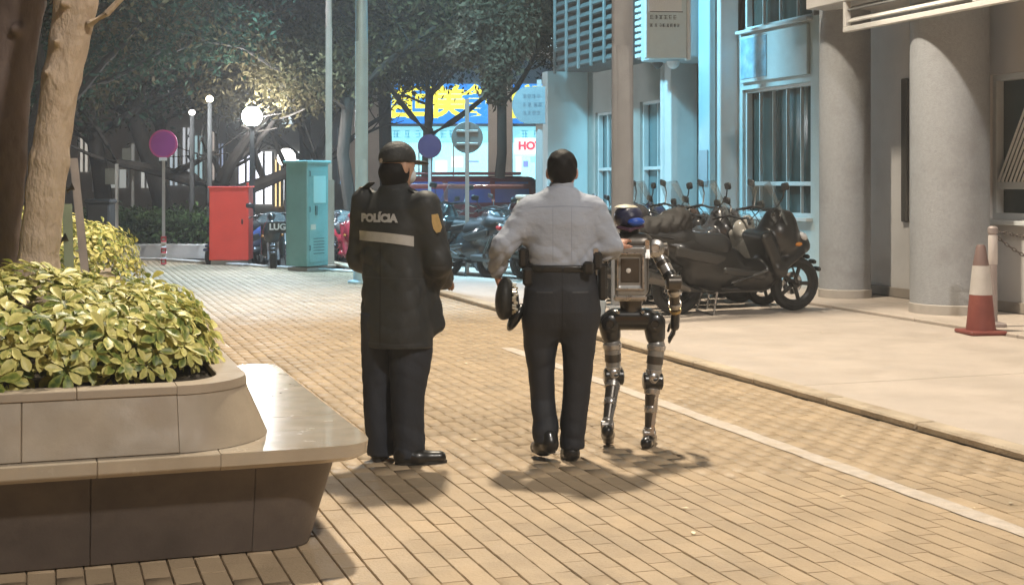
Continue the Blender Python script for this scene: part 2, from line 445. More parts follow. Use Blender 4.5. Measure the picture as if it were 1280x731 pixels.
for q in range(4):
    me = bpy.data.meshes.new('paver'); me.from_pydata(pv_local(random.uniform(-.002, .002), random.uniform(-.002, .002)), [], PF); me.materials.append(m_pav_o); protos.append(me)
def seen_paver(x, y): return not (x < 1.02 and 5.6 < y < 7.9)
near = [p for p in pav if seen_paver(p[1], p[2]) and VH + FPX * HC / p[0] < 729 and -5 < UC + FPX * (p[1] * CA - p[2] * SA) / p[0] < 1285][:300]; nset = {(p[1], p[2]) for p in near}
for D, x, y in near:
    o = bpy.data.objects.new('paver', random.choice(protos)); COL.objects.link(o); o.parent = plaza; o.location = (x, y, random.uniform(-.0015, .001))
rest = [p for p in pav if (p[1], p[2]) not in nset]
base = np.array(pv_local(0, 0)); n = len(rest); C = np.array([(x, y, 0) for D, x, y in rest])
V = base[None] + C[:, None, :]; V[:, :, 2] += rng.uniform(-.0015, .001, n)[:, None]; V[:, :4, 2] += rng.uniform(-.002, .002, (n, 4))
Fq = (np.array(PF)[None] + 12 * np.arange(n)[:, None, None]).reshape(-1, 4)
tag(fastmesh('paver_field', V.reshape(-1, 3), Fq, m_pav_s, plaza), kind='stuff')
# worn white painted line
m_line = mat('worn_white_paint', (.52, .455, .39), .8, var=.14, vscale=14, stain=(.47, .37, .25), sscale=9, bump=.2, bscale=60)
vs = []; fs = []
for k in range(45):
    y = 2.0 + k * .22; w = .058 + random.uniform(-.006, .006); vs += [(3.97 - w, y, .0035), (3.97 + w + random.uniform(-.006, .006), y, .0035)]
    if k: fs.append((2 * k - 2, 2 * k - 1, 2 * k + 1, 2 * k))
tag(meshobj('painted_line', vs, fs, m_line), kind='structure')

# right-hand pavement: kerb stones, concrete bays, low step
m_conc = mat('pavement_concrete', (.5, .43, .37), .62, var=.1, vscale=1.6, bump=.12, bscale=60, stain=(.44, .375, .315), sscale=1.5, rvar=.12)
m = MB(); m.box((7.55, 7.4, -.1), (5.1, 38.8, .2)); walk = tag(m.build('sidewalk', mat('bedding_concrete', (.2, .17, .14), .9, var=.1)), kind='structure')
for k in range(27):
    y0 = -1.0 + k * 1.0
    m = MB(); m.box((5.075, y0 + .5, -.03), (.15, .992, .15 + random.uniform(-.004, .004)), None, .012); m.build('kerb_stone', mat('kerb_concrete', (.47, .39, .29), .75, var=.15, vscale=4, bump=.3, bscale=50, stain=(.3, .23, .16), sscale=3), walk)
ys = [1.0, 4.8, 8.6, 12.35, 15.6, 19.0, 22.5, 26.7]
for k in range(len(ys) - 1):
    m = MB(); m.box((6.92, (ys[k] + ys[k + 1]) / 2, -.03), (3.5, ys[k + 1] - ys[k] - .014, .13), None, .006); m.build('slab', m_conc, walk)
for k in range(16):
    y0 = 1.0 + k * 1.6
    m = MB(); m.box((9.38, y0 + .8, -.02), (1.36, 1.588, .17), None, .008); m.build('slab', m_conc, walk)
m = MB(); m.box((15, 7.4, -.09), (12, 38.8, .18)); tag(m.build('rear_ground', mat('bedding_concrete', (.2, .17, .14), .9)), kind='structure')
# kerb along the far edge of the plaza
fk = [Vector((x, y, 0)) for x, y in ((4.99, 22.2), (3.9, 23.9), (2.1, 27.2), (-1.5, 29.6), (-9, 33))]
m_kerb2 = mat('far_kerb', (.55, .53, .5), .7, var=.12, vscale=3)
for a, b in zip(fk[:-1], fk[1:]):
    L = (b - a).length; nn = max(1, int(L / .9)); d = (b - a) / nn
    for q in range(nn):
        m = MB(); m.box(a + d * (q + .5) + Vector((0, 0, -.05)), (d.length - .01, .18, .17), Rz(math.atan2(d.y, d.x)), .01); m.build('kerb_stone', m_kerb2, plaza)
# dark drain channel across the paving
a, b = G(556, 365), G(650, 388); d = b - a
m = MB(); m.box((a + b) / 2 + Vector((0, 0, .004)), (d.length, .05, .012), Rz(math.atan2(d.y, d.x)), .003)
tag(m.build('drain_channel', mat('drain_iron', (.03, .03, .03), .6, .5)), kind='structure')

# ================================================================== stone planter bench
PX0 = -3.6
pl_root = empty('planter_bench', (-1.0, 6.6, 0), 0, 'stone planter with a polished bench ledge and sloping dark base', 'planter')
m_wall = mat('planter_granite', (.33, .27, .2), .58, var=.13, vscale=5, bump=.05, bscale=60, stain=(.31, .24, .175), sscale=2.4, rvar=.12)
m_wall2 = mat('planter_granite_pale', (.35, .285, .215), .58, var=.1, vscale=4, stain=(.35, .29, .22), sscale=3, rvar=.1)
m_seat = mat('polished_seat_granite', (.43, .36, .275), .22, var=.12, vscale=7, stain=(.42, .37, .3), sscale=5, rvar=.06, coat=.4)
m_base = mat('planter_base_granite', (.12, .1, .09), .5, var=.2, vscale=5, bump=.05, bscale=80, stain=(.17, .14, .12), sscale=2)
YB = 7.9
def corner_piece(name, prof, cxy, m, parent, sq, n=12):
    "rounded corner between the front run (ends at x = cx) and the side run (starts at y = cy)"
    k = len(prof); vs = []
    for i in range(n + 1):
        a = math.pi / 2 * i / n
        for (y, x, z) in prof: vs.append((cxy[0] + (x - cxy[0]) * max(0, math.sin(a)) ** sq, cxy[1] - (cxy[1] - y) * max(0, math.cos(a)) ** sq, z))
    fs = [tuple(range(k)), tuple((n + 1) * k - 1 - j for j in range(k))]
    for i in range(n):
        for j in range(k): fs.append((i * k + j, (i + 1) * k + j, (i + 1) * k + (j + 1) % k, i * k + (j + 1) % k))
    o = meshobj(name, vs, fs, m); me = o.data
    import bmesh
    bm = bmesh.new(); bm.from_mesh(me); bmesh.ops.recalc_face_normals(bm, faces=bm.faces); bm.to_mesh(me); bm.free()
    me.polygons.foreach_set('use_smooth', [True] * len(me.polygons)); me.set_sharp_from_angle(angle=math.radians(30))
    return wp(o, parent)
def ring_piece(name, prof, run, s0, s1, m, parent):
    "prof: list of (front y, side x, z); run 'f' along x from s0 to s1 (None = corner), 'r' along y"
    vs = []
    for e, s in ((0, s0), (1, s1)):
        for (y, x, z) in prof:
            if run == 'f': vs.append((x if s is None else s, y, z))
            else: vs.append((x, y if s is None else s, z))
    n = len(prof)
    fs = [tuple(range(n)), tuple(range(2 * n - 1, n - 1, -1))] + [(i, n + i, n + (i + 1) % n, (i + 1) % n) for i in range(n)]
    o = meshobj(name, vs, fs, m); me = o.data
    import bmesh
    bm = bmesh.new(); bm.from_mesh(me); bmesh.ops.recalc_face_normals(bm, faces=bm.faces)
    bmesh.ops.bevel(bm, geom=list(bm.edges), offset=.0035, segments=1, affect='EDGES'); bm.to_mesh(me); bm.free()
    return wp(o, parent)
g = .0007
p_base = [(5.56, 1.06, 0.004), (5.445, 1.165, .378), (5.8, .8, .378), (5.8, .8, 0.004)]
p_slab = [(5.365, 1.225, .382), (5.345, 1.262, .4), (5.345, 1.268, .45), (5.75, .65, .45), (5.75, .65, .382)]
p_wall = [(5.405, .9, .452), (5.52, .81, .66), (5.61, .72, .66), (5.61, .72, .452)]
p_cop = [(5.514, .816, .6605), (5.52, .81, .695), (5.64, .69, .695), (5.64, .69, .6605)]
def run(name, prof, cuts_f, cuts_r, mats, cc, sq=1.0):
    cuts_f = [c for c in cuts_f if c < cc[0] - .1] + [cc[0]]; cuts_r = [cc[1]] + [c for c in cuts_r if c > cc[1] + .1]
    for k in range(len(cuts_f) - 1):
        s0 = cuts_f[k] + g; s1 = cuts_f[k + 1] - g
        ring_piece(name, prof, 'f', s0, s1, mats[k % len(mats)], pl_root)
    corner_piece(name, prof, cc, mats[len(cuts_f) % len(mats)], pl_root, sq)
    for k in range(1, len(cuts_r)):
        s0 = cuts_r[k - 1] + g; s1 = cuts_r[k] - g
        ring_piece(name, prof, 'r', s0, s1, mats[(k + 1) % len(mats)], pl_root)
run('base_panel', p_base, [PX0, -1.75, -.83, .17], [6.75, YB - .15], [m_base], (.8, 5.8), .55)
run('seat_slab', p_slab, [PX0, -1.6, -.42, .19, .74], [6.1, 6.95, YB], [m_seat], (.65, 5.75), .3)
run('wall_panel', p_wall, [PX0, -1.9, -.95, -.08], [6.6, 7.3, YB - .1], [m_wall], (.5, 5.85))
run('coping_stone', p_cop, [PX0, -1.9, -.9, .12], [6.5, 7.3, YB - .05], [m_wall2], (.5, 5.85))
m = MB(); m.box((-1.6, 6.75, .31), (4.3, 1.95, .6)); wp(m.build('core', mat('planter_grout', (.36, .3, .22), .9)), pl_root)
m = MB(); m.box((-1.4, YB - .12, .35), (4.4, .1, .7), None, .01); wp(m.build('wall_panel', m_wall), pl_root)
m = MB(); m.box((-1.5, 6.75, .64), (4.4, 2.15, .04)); wp(m.build('soil', mat('soil', (.035, .026, .018), .95, var=.3, vscale=20, bump=.6, bscale=40)), pl_root)
# ================================================================== building on the right
W = 10.1
def Yu(u, X=W): return atX(u, X)[0].y
def Du(u, X=W): return atX(u, X)[1]
bld = empty('office_building', (W, 16, 0), 0, 'pale painted building with round concrete columns, windows and louvres along the pavement', 'building')
m_paint = mat('wall_paint_pale', (.58, .565, .555), .65, var=.06, vscale=1.2, bump=.06, bscale=70, stain=(.51, .495, .485), sscale=1.3)
m_wall_cool = mat('wall_paint_cool_lit', (.5, .6, .62), .55, var=.06, vscale=1.2, bump=.05, bscale=70, stain=(.43, .52, .54), sscale=1.1)  # off-white wall; the blue of the cool light is put into this colour
m_white = mat('white_trim', (.6, .63, .64), .45, var=.06, vscale=3)
m_col = mat('column_concrete', (.32, .335, .36), .65, var=.08, vscale=30, bump=.3, bscale=70, stain=(.26, .265, .28), sscale=2.2)
m_dark = mat('dark_recess', (.05, .05, .048), .7)
m_glass = mat('window_glass', (.05, .065, .06), .08, spec=.7, var=.2, vscale=2)
m_slat = mat('louvre_grey', (.2, .2, .2), .5, .2, var=.15, vscale=5)
def bp(name, x0, x1, y0, y1, z0, z1, mt, b=.008, parent=None):
    m = MB(); m.box(((x0 + x1) / 2, (y0 + y1) / 2, (z0 + z1) / 2), (abs(x1 - x0), abs(y1 - y0), abs(z1 - z0)), None, b)
    o = m.build(name, mt); p = parent or bld
    if p is bld: wp(o, bld)
    else:
        o.parent = p
    return o
FL = .065
def dashes(name, x0, x1, z, h, y, mt, parent, seed):
    "a line of small illegible strokes"
    rr = random.Random(seed); m = MB(); x = x0
    while x < x1 - h * .5:
        w = h * rr.uniform(.65, .9)
        for q in range(3): m.box((x + w * .5, y - .0005 * q, z + h * (q - 1) * .36), (w * rr.uniform(.6, 1), .004, h * .1))
        for q in range(rr.randint(1, 3)): m.box((x + w * rr.uniform(.15, .85), y - .002 - .0005 * q, z + h * rr.uniform(-.12, .12)), (w * .13, .004, h * rr.uniform(.5, .85)))
        x += w + h * rr.choice((.18, .18, .18, .5))
    o = m.build(name, mt, parent); tag(o, kind='stuff'); return o
def pierced(y0, y1, z0, z1, holes, mt, x=W, t=.25, name='wall'):
    "wall with window openings, one mesh; holes (ya, yb, za, zb) that do not overlap in y"
    m = MB(); cur = y0
    for (ya, yb, za, zb) in sorted(holes):
        if ya > cur: m.box((x + t / 2, (cur + ya) / 2, (z0 + z1) / 2), (t, ya - cur, z1 - z0))
        if za > z0: m.box((x + t / 2, (ya + yb) / 2, (z0 + za) / 2), (t, yb - ya, za - z0))
        if zb < z1: m.box((x + t / 2, (ya + yb) / 2, (zb + z1) / 2), (t, yb - ya, z1 - zb))
        cur = yb
    if y1 > cur: m.box((x + t / 2, (cur + y1) / 2, (z0 + z1) / 2), (t, y1 - cur, z1 - z0))
    return wp(m.build(name, mt), bld)
def window(ya, yb, za, zb, rails, mulls, mt=None, x=W, curtains=0, glass=None, fr=.05):
    mt = mt or m_white
    o = bp('window', x + .16, x + .175, ya, yb, za, zb, glass or m_glass, 0)
    mm = MB()
    for (a, b) in ((ya, ya + fr), (yb - fr, yb)): mm.box((x + .1, (a + b) / 2, (za + zb) / 2), (.1, fr, zb - za), None, .004)
    for z in (za + fr / 2, zb - fr / 2): mm.box((x + .1, (ya + yb) / 2, z), (.1, yb - ya - 2 * fr, fr), None, .004)
    f = mm.build('frame', mt); f.parent = o
    for z in rails:
        q = MB(); q.box((x + .1, (ya + yb) / 2, z), (.09, yb - ya - 2 * fr, fr * 1.2), None, .004); q = q.build('rail', mt); q.parent = o
    for y in mulls:
        q = MB(); q.box((x + .1, y, (za + zb) / 2), (.05, fr * .34, zb - za - 2 * fr), None, .003); q = q.build('mullion', mt); q.parent = o
    q = MB(); q.box((x - .02, (ya + yb) / 2, za - .035), (.16, yb - ya + .1, .05), None, .006); q = q.build('sill', mt); q.parent = o
    return o
# right part: plain wall with the lattice window
wl_y0, wl_y1 = 9.2, Yu(1236)
wz0, wz1 = ZV(275, 14.9), ZV(90, 14.9)
YS = Yu(1024)
pierced(5, YS, FL, 8, [(wl_y0, wl_y1, wz0, wz1)], m_paint)
wx = window(wl_y0, wl_y1, wz0, wz1, [ZV(232, 14.9)], [], mat('white_trim', (.7, .7, .7)), fr=.07)
m = MB()
for k in range(44):
    s = wl_y1 - .1 - k * .065
    a = Vector((W + .05, s, ZV(232, 14.9) + .04)); b = Vector((W + .05, s - .62, wz1 - .08))
    if s > wl_y0 + .1 : m.box((a + b) / 2, (.012, .03, (b - a).length), Rx(math.atan2(.62, (b.z - a.z))), .002)
q = m.build('lattice', mat('lattice_white', (.75, .73, .7), .5)); q.parent = wx
bp('conduit', W - .05, W - .002, Yu(1137), Yu(1130), ZV(280, 16), ZV(92, 16), mat('conduit_dark', (.06, .055, .05), .6), .01)
bp('skirting', W - .03, W - .002, 5, YS, FL, FL + .12, mat('skirting_stone', (.33, .29, .25), .6, var=.1), .005)
# columns
def column(u, X, r, u_label):
    c, D = atX(u, X); m = MB(); m.lathe([(r, FL - .02), (r, 4.0), (r, 8.0)], 40, c); wp(m.build('column', m_col, None, True), bld)
    m = MB(); m.lathe([(r + .012, FL - .01), (r + .012, FL + .1), (r + .002, FL + .11)], 40, c, None, False); wp(m.build('column_base', mat('column_base_stone', (.4, .37, .34), .6, var=.1), None, True), bld)
column(1187, 9.48, .425, 0); column(1056, 9.5, .315, 1)
# louvre canopy over the right part
lz = 3.27; lyl = Yu(1055, 8.95)
m = MB()
for (z, h) in ((lz + .03, .06), (lz + 1.3, .06)): m.box((8.97, (5 + lyl) / 2, z), (.08, lyl - 5, h), None, .006)
for y in (lyl - .03, 5.03, lyl - 2.4): m.box((8.97, y, lz + .66), (.078, .055, 1.2), None, .006)
can = wp(m.build('louvre_frame', mat('louvre_white', (.7, .69, .67), .5, var=.05), None), bld)
for k in range(9):
    q = MB(); q.box((9.0, (5 + lyl) / 2, lz + .14 + k * .135), (.1, lyl - 5.12, .02), Ry(-.6), .003); q = q.build('slat', m_slat if k % 2 else mat('louvre_white', (.7, .69, .67))); q.parent = can
bp('soffit', 8.92, W, 5, lyl + .8, lz + .36, lz + .5, m_paint, .01)  # lengthened past the louvre end so its shade falls on the column
# bluish lit part further along
wA0, wA1 = YS + .22, Yu(928)
DA = Du(1020)
zA0, zA1 = ZV(272, DA), ZV(101, DA)
zU0 = ZV(22, DA) + .03
YE = Yu(735)
yP0, yP1 = Yu(922), Yu(896)
pierced(YS, yP0, FL, zU0, [(wA0, wA1, zA0, zA1)], m_wall_cool)
pierced(YS, yP0, zU0 + 1.5, 8, [], m_wall_cool)
w1 = window(wA0, wA1, zA0, zA1, [HC - .02], [wA0 + (wA1 - wA0) * k / 5 for k in (1, 2, 3, 4)], m_white)
w2 = window(wA0, wA1, zU0, zU0 + 1.5, [zU0 + .55], [wA0 + (wA1 - wA0) * k / 4 for k in (1, 2, 3)], m_white)
for wv, za, zb in ((w1, zA0, zA1), (w2, zU0, zU0 + 1.5)):   # pleated curtains behind the panes
    for k in range(3):
        ya = wA0 + .1 + k * (wA1 - wA0) / 3; pts = [(W + .22 + .025 * math.sin(j * 1.9), ya + j * .05) for j in range(9)]
        vs = [(x, y, za) for x, y in pts] + [(x, y, zb) for x, y in pts]
        q = meshobj('curtain', vs, [(j, j + 1, j + 10, j + 9) for j in range(8)], mat('curtain_grey', (.16, .2, .17), .8)); q.parent = wv
bp('room_back', W + 1.2, W + 1.25, YS, yP0, 0, 6, m_dark, 0)
bp('fascia_panel', W - .05, W - .003, wA0 + .02, wA1 - .02, zA1 + .1, zU0 - .1, mat('fascia_paint', (.5, .6, .63), .5, var=.05, stain=(.42, .55, .6), sscale=2.0), .006)
fy0 = Yu(962); bp('faded_poster', W - .062, W - .052, fy0, wA1 - .06, zA1 + .16, zU0 - .14, mat('faded_poster_blue', (.24, .47, .62), .55, var=.35, vscale=5, stain=(.5, .62, .66), sscale=4), .002)
bp('pilaster', W - .3, W + .02, yP0, yP1, FL, 8, m_white, .015)
bp('pilaster', W - .42, W - .31, yP0 + .12, yP0 + .5, FL, 8, mat('pilaster_blue', (.36, .55, .62), .4), .012)
bp('sign_plate', W - .44, W - .425, yP0 + .16, yP0 + .46, 1.45, 2.0, mat('plate_steel', (.25, .36, .42), .4), .003)
# entrance bay
yE0, yE1 = yP1, Yu(852)
DE = Du(872)
bp('door_head', W + .35, W + .45, yE0, yE1, ZV(122, DE), 8, mat('brown_soffit', (.1, .085, .06), .6), .01)
bp('door', W + .4, W + .45, yE0 + .05, yE0 + 1.05, FL, ZV(122, DE) - .01, mat('door_pale', (.6, .64, .63), .4), .01)
bp('door', W + .4, W + .45, yE0 + 1.1, yE1 - .05, FL, ZV(122, DE) - .01, mat('door_pale', (.6, .64, .63), .4), .01)
bp('door_frame', W + .3, W + .39, yE0 + 1.06, yE0 + 1.16, FL, ZV(122, DE), m_white, .01)
bp('notice', W + .385, W + .396, yE0 + 1.25, yE0 + 1.6, 1.2, 2.3, mat('notice_paper', (.75, .74, .68), .6), .002)
bp('bay_ceiling_box', W - .75, W + .3, yE0 + .02, yE1, ZV(76, DE), 8, mat('bay_box_blue', (.4, .5, .54), .5, var=.05), .02)
bp('jamb', W - .2, W + .3, yE1, yE1 + .25, FL, 8, m_white, .012)
yJ = yE1 + .25
m = MB(); c = atX(870, W - .4)[0]; cz = ZV(79, DE)
m.lathe([(.11 * math.cos(a), cz - .12 * math.sin(a)) for a in (0, .3, .6, .9, 1.2, 1.45)], 16, (W - .5, yE0 + .55, 0)); wp(m.build('dome_light', mat('dome_white', (.8, .8, .8), .3), None, True), bld)
# windows and wall between the entrance and the end panel
yK = Yu(790); DK = Du(820)
zK0, zK1 = 1.0, ZV(125, DK)
cuts = [(yJ + .3, Yu(800), zK0, zK1), (Yu(765), Yu(744), zK0, zK1 - .1)]
pierced(yJ, YE, FL, 8, cuts, mat('wall_paint_grey', (.36, .36, .34), .65, var=.08, vscale=1.5, stain=(.3, .3, .28), sscale=1.3))
for ya, yb, za, zb in cuts:
    wv = window(ya, yb, za, zb, [za + .75], [ya + (yb - ya) / 2], m_white, glass=mat('pane_reflecting', (.12, .2, .22), .06, spec=.8))
    for k in range(2):
        y0 = ya + .12 + k * (yb - ya) * .5; pts = [(W + .21 + .03 * math.sin(j * 1.7), y0 + j * .07) for j in range(7)]
        q = meshobj('curtain', [(x, y, za + .5) for x, y in pts] + [(x, y, zb) for x, y in pts], [(j, j + 1, j + 8, j + 7) for j in range(6)], mat('curtain_white', (.6, .66, .66), .8)); q.parent = wv
bp('drain_pipe', W - .2, W - .06, yJ + .03, yJ + .2, FL, 5, m_white, .04)
m = MB(); m.lathe([(.1, .1), (.1, .06), (.085, 0), (.05, -.05), (.01, -.07)], 16, (W - .45, Yu(822, W - .45), ZV(88, DK))); wp(m.build('dome_camera', mat('camera_dark', (.1, .1, .1), .2), None, True), bld)
bp('camera_bracket', W - .5, W, Yu(822, W - .45) - .03, Yu(822, W - .45) + .03, ZV(88, DK) + .1, ZV(88, DK) + .15, m_white, .004)
bp('end_panel', 9.25, W, YE, YE + .3, FL, ZV(92, 27), mat('end_panel_pale', (.62, .72, .74), .5, var=.04, vscale=1.0), .01)
bp('rear_wall', W + 1.3, W + 1.5, 5, YE + .3, 0, 8, m_paint, 0)
# grey louvred plant enclosure overhead
ly0, ly1 = Yu(788, 9.4), Yu(683, 9.0); lz0 = ZV(92, Du(683, 9.0))
enc = bp('plant_enclosure', 9.3, W, ly0, ly1 + .2, lz0 + .06, 8, mat('enclosure_dark', (.1, .1, .1), .6), 0)
for k in range(26):
    z = lz0 + .1 + k * .17
    q = MB(); q.box((9.22, (ly0 + ly1) / 2, z), (.05, ly1 - ly0, .1), Ry(.5), .006); q = q.build('slat', mat('enclosure_slat', (.13, .135, .135), .5, .2, var=.2, vscale=4)); q.parent = enc
for y in [ly0 + k * (ly1 - ly0) / 5 for k in range(6)]:
    q = MB(); q.box((9.17, y, lz0 + 2.2), (.05, .05, 4.4), None, .006); q = q.build('post', mat('enclosure_post', (.2, .21, .21), .5, .2)); q.parent = enc
# white slatted screen beside the hanging board
sy0, sy1 = Yu(812, 9.4), Yu(790, 9.4); sz = ZV(73, Du(800, 9.4))
scr = bp('slat_screen', 9.5, 9.56, sy0, sy1, sz, 8, mat('screen_back', (.4, .46, .48), .6), .005)
for k in range(30):
    q = MB(); q.box((9.47, (sy0 + sy1) / 2, sz + .06 + k * .11), (.04, sy1 - sy0, .07), None, .008); q = q.build('slat', m_white); q.parent = scr
# hanging sign board
hb = P(832, 20.2); hz = ZV(78, 20.2)
sg = empty('hanging_sign', (hb.x, hb.y, hz), -YAW + .1, 'pale blue hanging sign board with thin dark lettering above the entrance', 'sign')
m = MB(); m.box((0, 0, 1.1), (.62, .1, 2.1), None, .012); m.build('board', mat('sign_board_pale', (.55, .66, .69), .5, var=.04), sg)
m = MB(); m.box((.34, .02, 1.1), (.06, .16, 2.14), None, .01); m.build('edge_trim', m_white, sg)
m = MB(); m.box((-.02, -.053, .93), (.5, .006, .4), None, .002); m.build('header_plate', mat('header_white', (.72, .74, .74), .5), sg)
for z, h in ((.66, .07), (.54, .055)): dashes('lettering', -.25, .2, z, h, -.053, mat('sign_ink', (.05, .07, .08), .6), sg, int(z * 10))
m = MB(); m.box((0, -.055, .74), (.5, .004, .012)); m.build('rule_line', mat('sign_ink', (.05, .07, .08), .6), sg)
for x in (-.2, .2):
    m = MB(); m.tube([(x, 0, 2.15), (x, 0, 3.2)], .015, 8); m.build('hanger_rod', m_slat, sg)

# ================================================================== shop across the street
SD = 48.0
shop = empty('corner_shop', P(585, SD), -YAW, 'bright corner shop across the street with a blue fascia of yellow characters', 'building')
def sx(u): return (u - 585) / FPX * SD
def sz_(v): return ZV(v, SD)
def sbox(name, u0, u1, v0, v1, y, t, mt, b=.02, parent=None):
    m = MB(); m.box(((sx(u0) + sx(u1)) / 2, y, (sz_(v0) + sz_(v1)) / 2), (sx(u1) - sx(u0), t, sz_(v0) - sz_(v1)), None, b); return m.build(name, mt, parent or shop)
m_beige = mat('shop_pillar_tile', (.5, .44, .41), .6, var=.08, vscale=2)
V0 = VH + FPX * HC / SD
sbox('pillar', 438, 480, V0, 40, -.3, .9, m_beige); sbox('pillar', 611, 640, V0, 40, -.3, .9, m_beige); sbox('pillar', 700, 740, V0, 40, -.3, .9, m_beige)
m = MB(); m.box((sx(600), 3.2, 7), (sx(760) - sx(438), .4, 14)); m.build('rear_wall', m_beige, shop)
m = MB(); m.box((sx(600), 1.0, sz_(75) + 5), (sx(758) - sx(440), 2.4, 10.0)); m.build('upper_storeys', mat('shop_upper', (.3, .29, .28), .7, var=.08), shop)
for k in range(9):
    for r in range(2):
        u0 = 445 + k * 33; o = sbox('upper_pane', u0, u0 + 22, 62 - r * 60, 30 - r * 60, -.25, .06, emitmat('upper_wall_glow', (.65, .9, 1.0), 1.2) if (k in (6, 7) or (k + r) % 5 == 0) else m_glass)  # glowing panes added in place of pale light on the upper wall
        sbox('window_frame', u0 - 1.5, u0 + 23.5, 63.5 - r * 60, 62 - r * 60, -.28, .1, m_white, .01, o)
m_fas = emitmat('fascia_blue', (.015, .25, .85), 1.0); m_yel = emitmat('sign_yellow', (.95, .85, .08), 1.25)
for (ua, ub, txt) in ((481, 610, '信回美食'), (641, 699, '信回')):
    f = sbox('fascia', ua, ub, 155, 106, -.2, .25, m_fas, .03)
    n = len(txt); w = (ub - ua) / n
    for i, ch in enumerate(txt):
        text_mesh('character', ch, 1.2, m_yel, f, upright((sx(ua + w * (i + .5)), -.335, sz_(131)), 0), .01, .035)
    sbox('fascia_edge', ua, ub, 158.5, 155.3, -.3, .3, mat('fascia_edge', (.1, .2, .3), .5), .01)
    b2 = sbox('sign_band', ua, ub, 178, 158.8, -.16, .12, emitmat('band_cyan', (.3, .8, .92), .95), .01)
    dashes('lettering', sx(ua) + .3, sx(ub) - .3, sz_(168), .3, -.228, emitmat('band_ink', (.12, .5, .72), .5), b2, 5)
    p = sbox('shop_window', ua, ub, V0 - 3, 178.3, -.05, .08, emitmat('shop_interior_light', (.42, .86, 1.0), 1.2), .01)
    k = 3 if n == 4 else 2
    for q in range(1, k): sbox('mullion', ua + (ub - ua) * q / k - .8, ua + (ub - ua) * q / k + .8, V0 - 3, 178.3, -.13, .08, m_white, .01, p)
    for q in range(6):   # shelves of goods behind the glass
        uu = ua + 4 + q * (ub - ua) / 6.5
        sbox('poster', uu, uu + (ub - ua) / 9, 215 - (q % 3) * 6, 196 + (q % 2) * 5, -.1, .02, emitmat('poster_%d' % (q % 4), [(.9, .97, .95), (.2, .28, .75), (.3, .75, .8), (.9, .95, 1.0)][q % 4], 1.1), .005, p)
rs = sbox('red_notice', 643, 690, 193, 173, -.24, .06, emitmat('notice_white', (.95, .95, .95), 1.0), .01)
text_mesh('lettering', 'HOT!!', .38, emitmat('notice_red', (.95, .08, .14), 1.1), rs, upright((sx(666), -.28, sz_(183)), 0), .006, .02)

# ================================================================== buildings far behind the trees
def far_block(u0, u1, D, h, mt, label, bays, seed):
    r = empty('far_building', P((u0 + u1) / 2, D), -YAW, label, 'building', 'buildings behind the trees')
    X = lambda u: (u - (u0 + u1) / 2) / FPX * D
    m = MB(); m.box((0, 2, h / 2), (X(u1) - X(u0), 4, h)); m.build('wall', mt, r)
    rr = random.Random(seed); k_ = 1.0 if seed == 3 else .45
    for (ua, ub, va, vb, c, s) in bays:
        m = MB(); m.box(((X(ua) + X(ub)) / 2, -.05, (ZV(va, D) + ZV(vb, D)) / 2), (X(ub) - X(ua), .12, abs(ZV(va, D) - ZV(vb, D))), None, .02)
        o = m.build('lit_window', emitmat('lit_%02d%02d%02d_%d' % (c[0] * 99, c[1] * 99, c[2] * 99, s * k_ * 10), c, s * k_), r)
        m = MB()
        for e in (ua, ub, (ua + ub) / 2): m.box((X(e), -.12, (ZV(va, D) + ZV(vb, D)) / 2), (.1, .1, abs(ZV(va, D) - ZV(vb, D))), None, .01)
        m.build('frame', m_white, o)
    return r
m_far = mat('far_wall', (.3, .28, .25), .8, var=.15, vscale=.6)
far_block(285, 470, 58, 15, m_far, 'dark far building with tall white lit shop windows behind the bare branches',
          [(298, 318, 255, 190, (.85, .86, 1.0), 1.9), (319, 342, 255, 190, (.9, .93, 1.0), 2.2), (343, 353, 258, 200, (1.0, .72, .35), 1.3), (354, 376, 250, 190, (.95, .97, 1.0), 2.2), (378, 400, 250, 190, (.7, .8, .95), 1.0), (424, 431, 230, 160, (.35, .65, 1.0), 1.0), (436, 442, 230, 165, (.4, .7, 1.0), .9),
           (330, 345, 150, 125, (.75, .95, 1.0), 1.0), (352, 368, 155, 110, (.8, .95, 1.0), 1.1), (300, 312, 110, 95, (1, .9, .75), .7), (385, 398, 130, 100, (1, .9, .7), .6), (340, 350, 60, 45, (.9, .95, 1), .5)], 3)
far_block(60, 283, 66, 12, m_far, 'long low far building with scattered lit openings behind the left trees',
          [(100, 112, 215, 170, (1, .93, .8), .9), (118, 130, 240, 205, (.8, .9, .85), .8), (138, 160, 235, 212, (.85, .9, .85), .7), (176, 190, 235, 190, (.95, .97, .9), .9), (212, 224, 232, 180, (.75, .9, 1), 1.0), (228, 240, 232, 160, (.9, .95, 1), 1.1), (243, 255, 232, 170, (.6, .9, .95), 1.0), (260, 270, 225, 165, (1, .85, .75), .9), (272, 281, 225, 180, (.6, .7, 1), 1.0), (104, 116, 165, 150, (.95, .95, .75), 1.0), (150, 158, 150, 120, (.8, .85, .8), .5), (205, 215, 120, 105, (.9, .95, .9), .6)], 4)
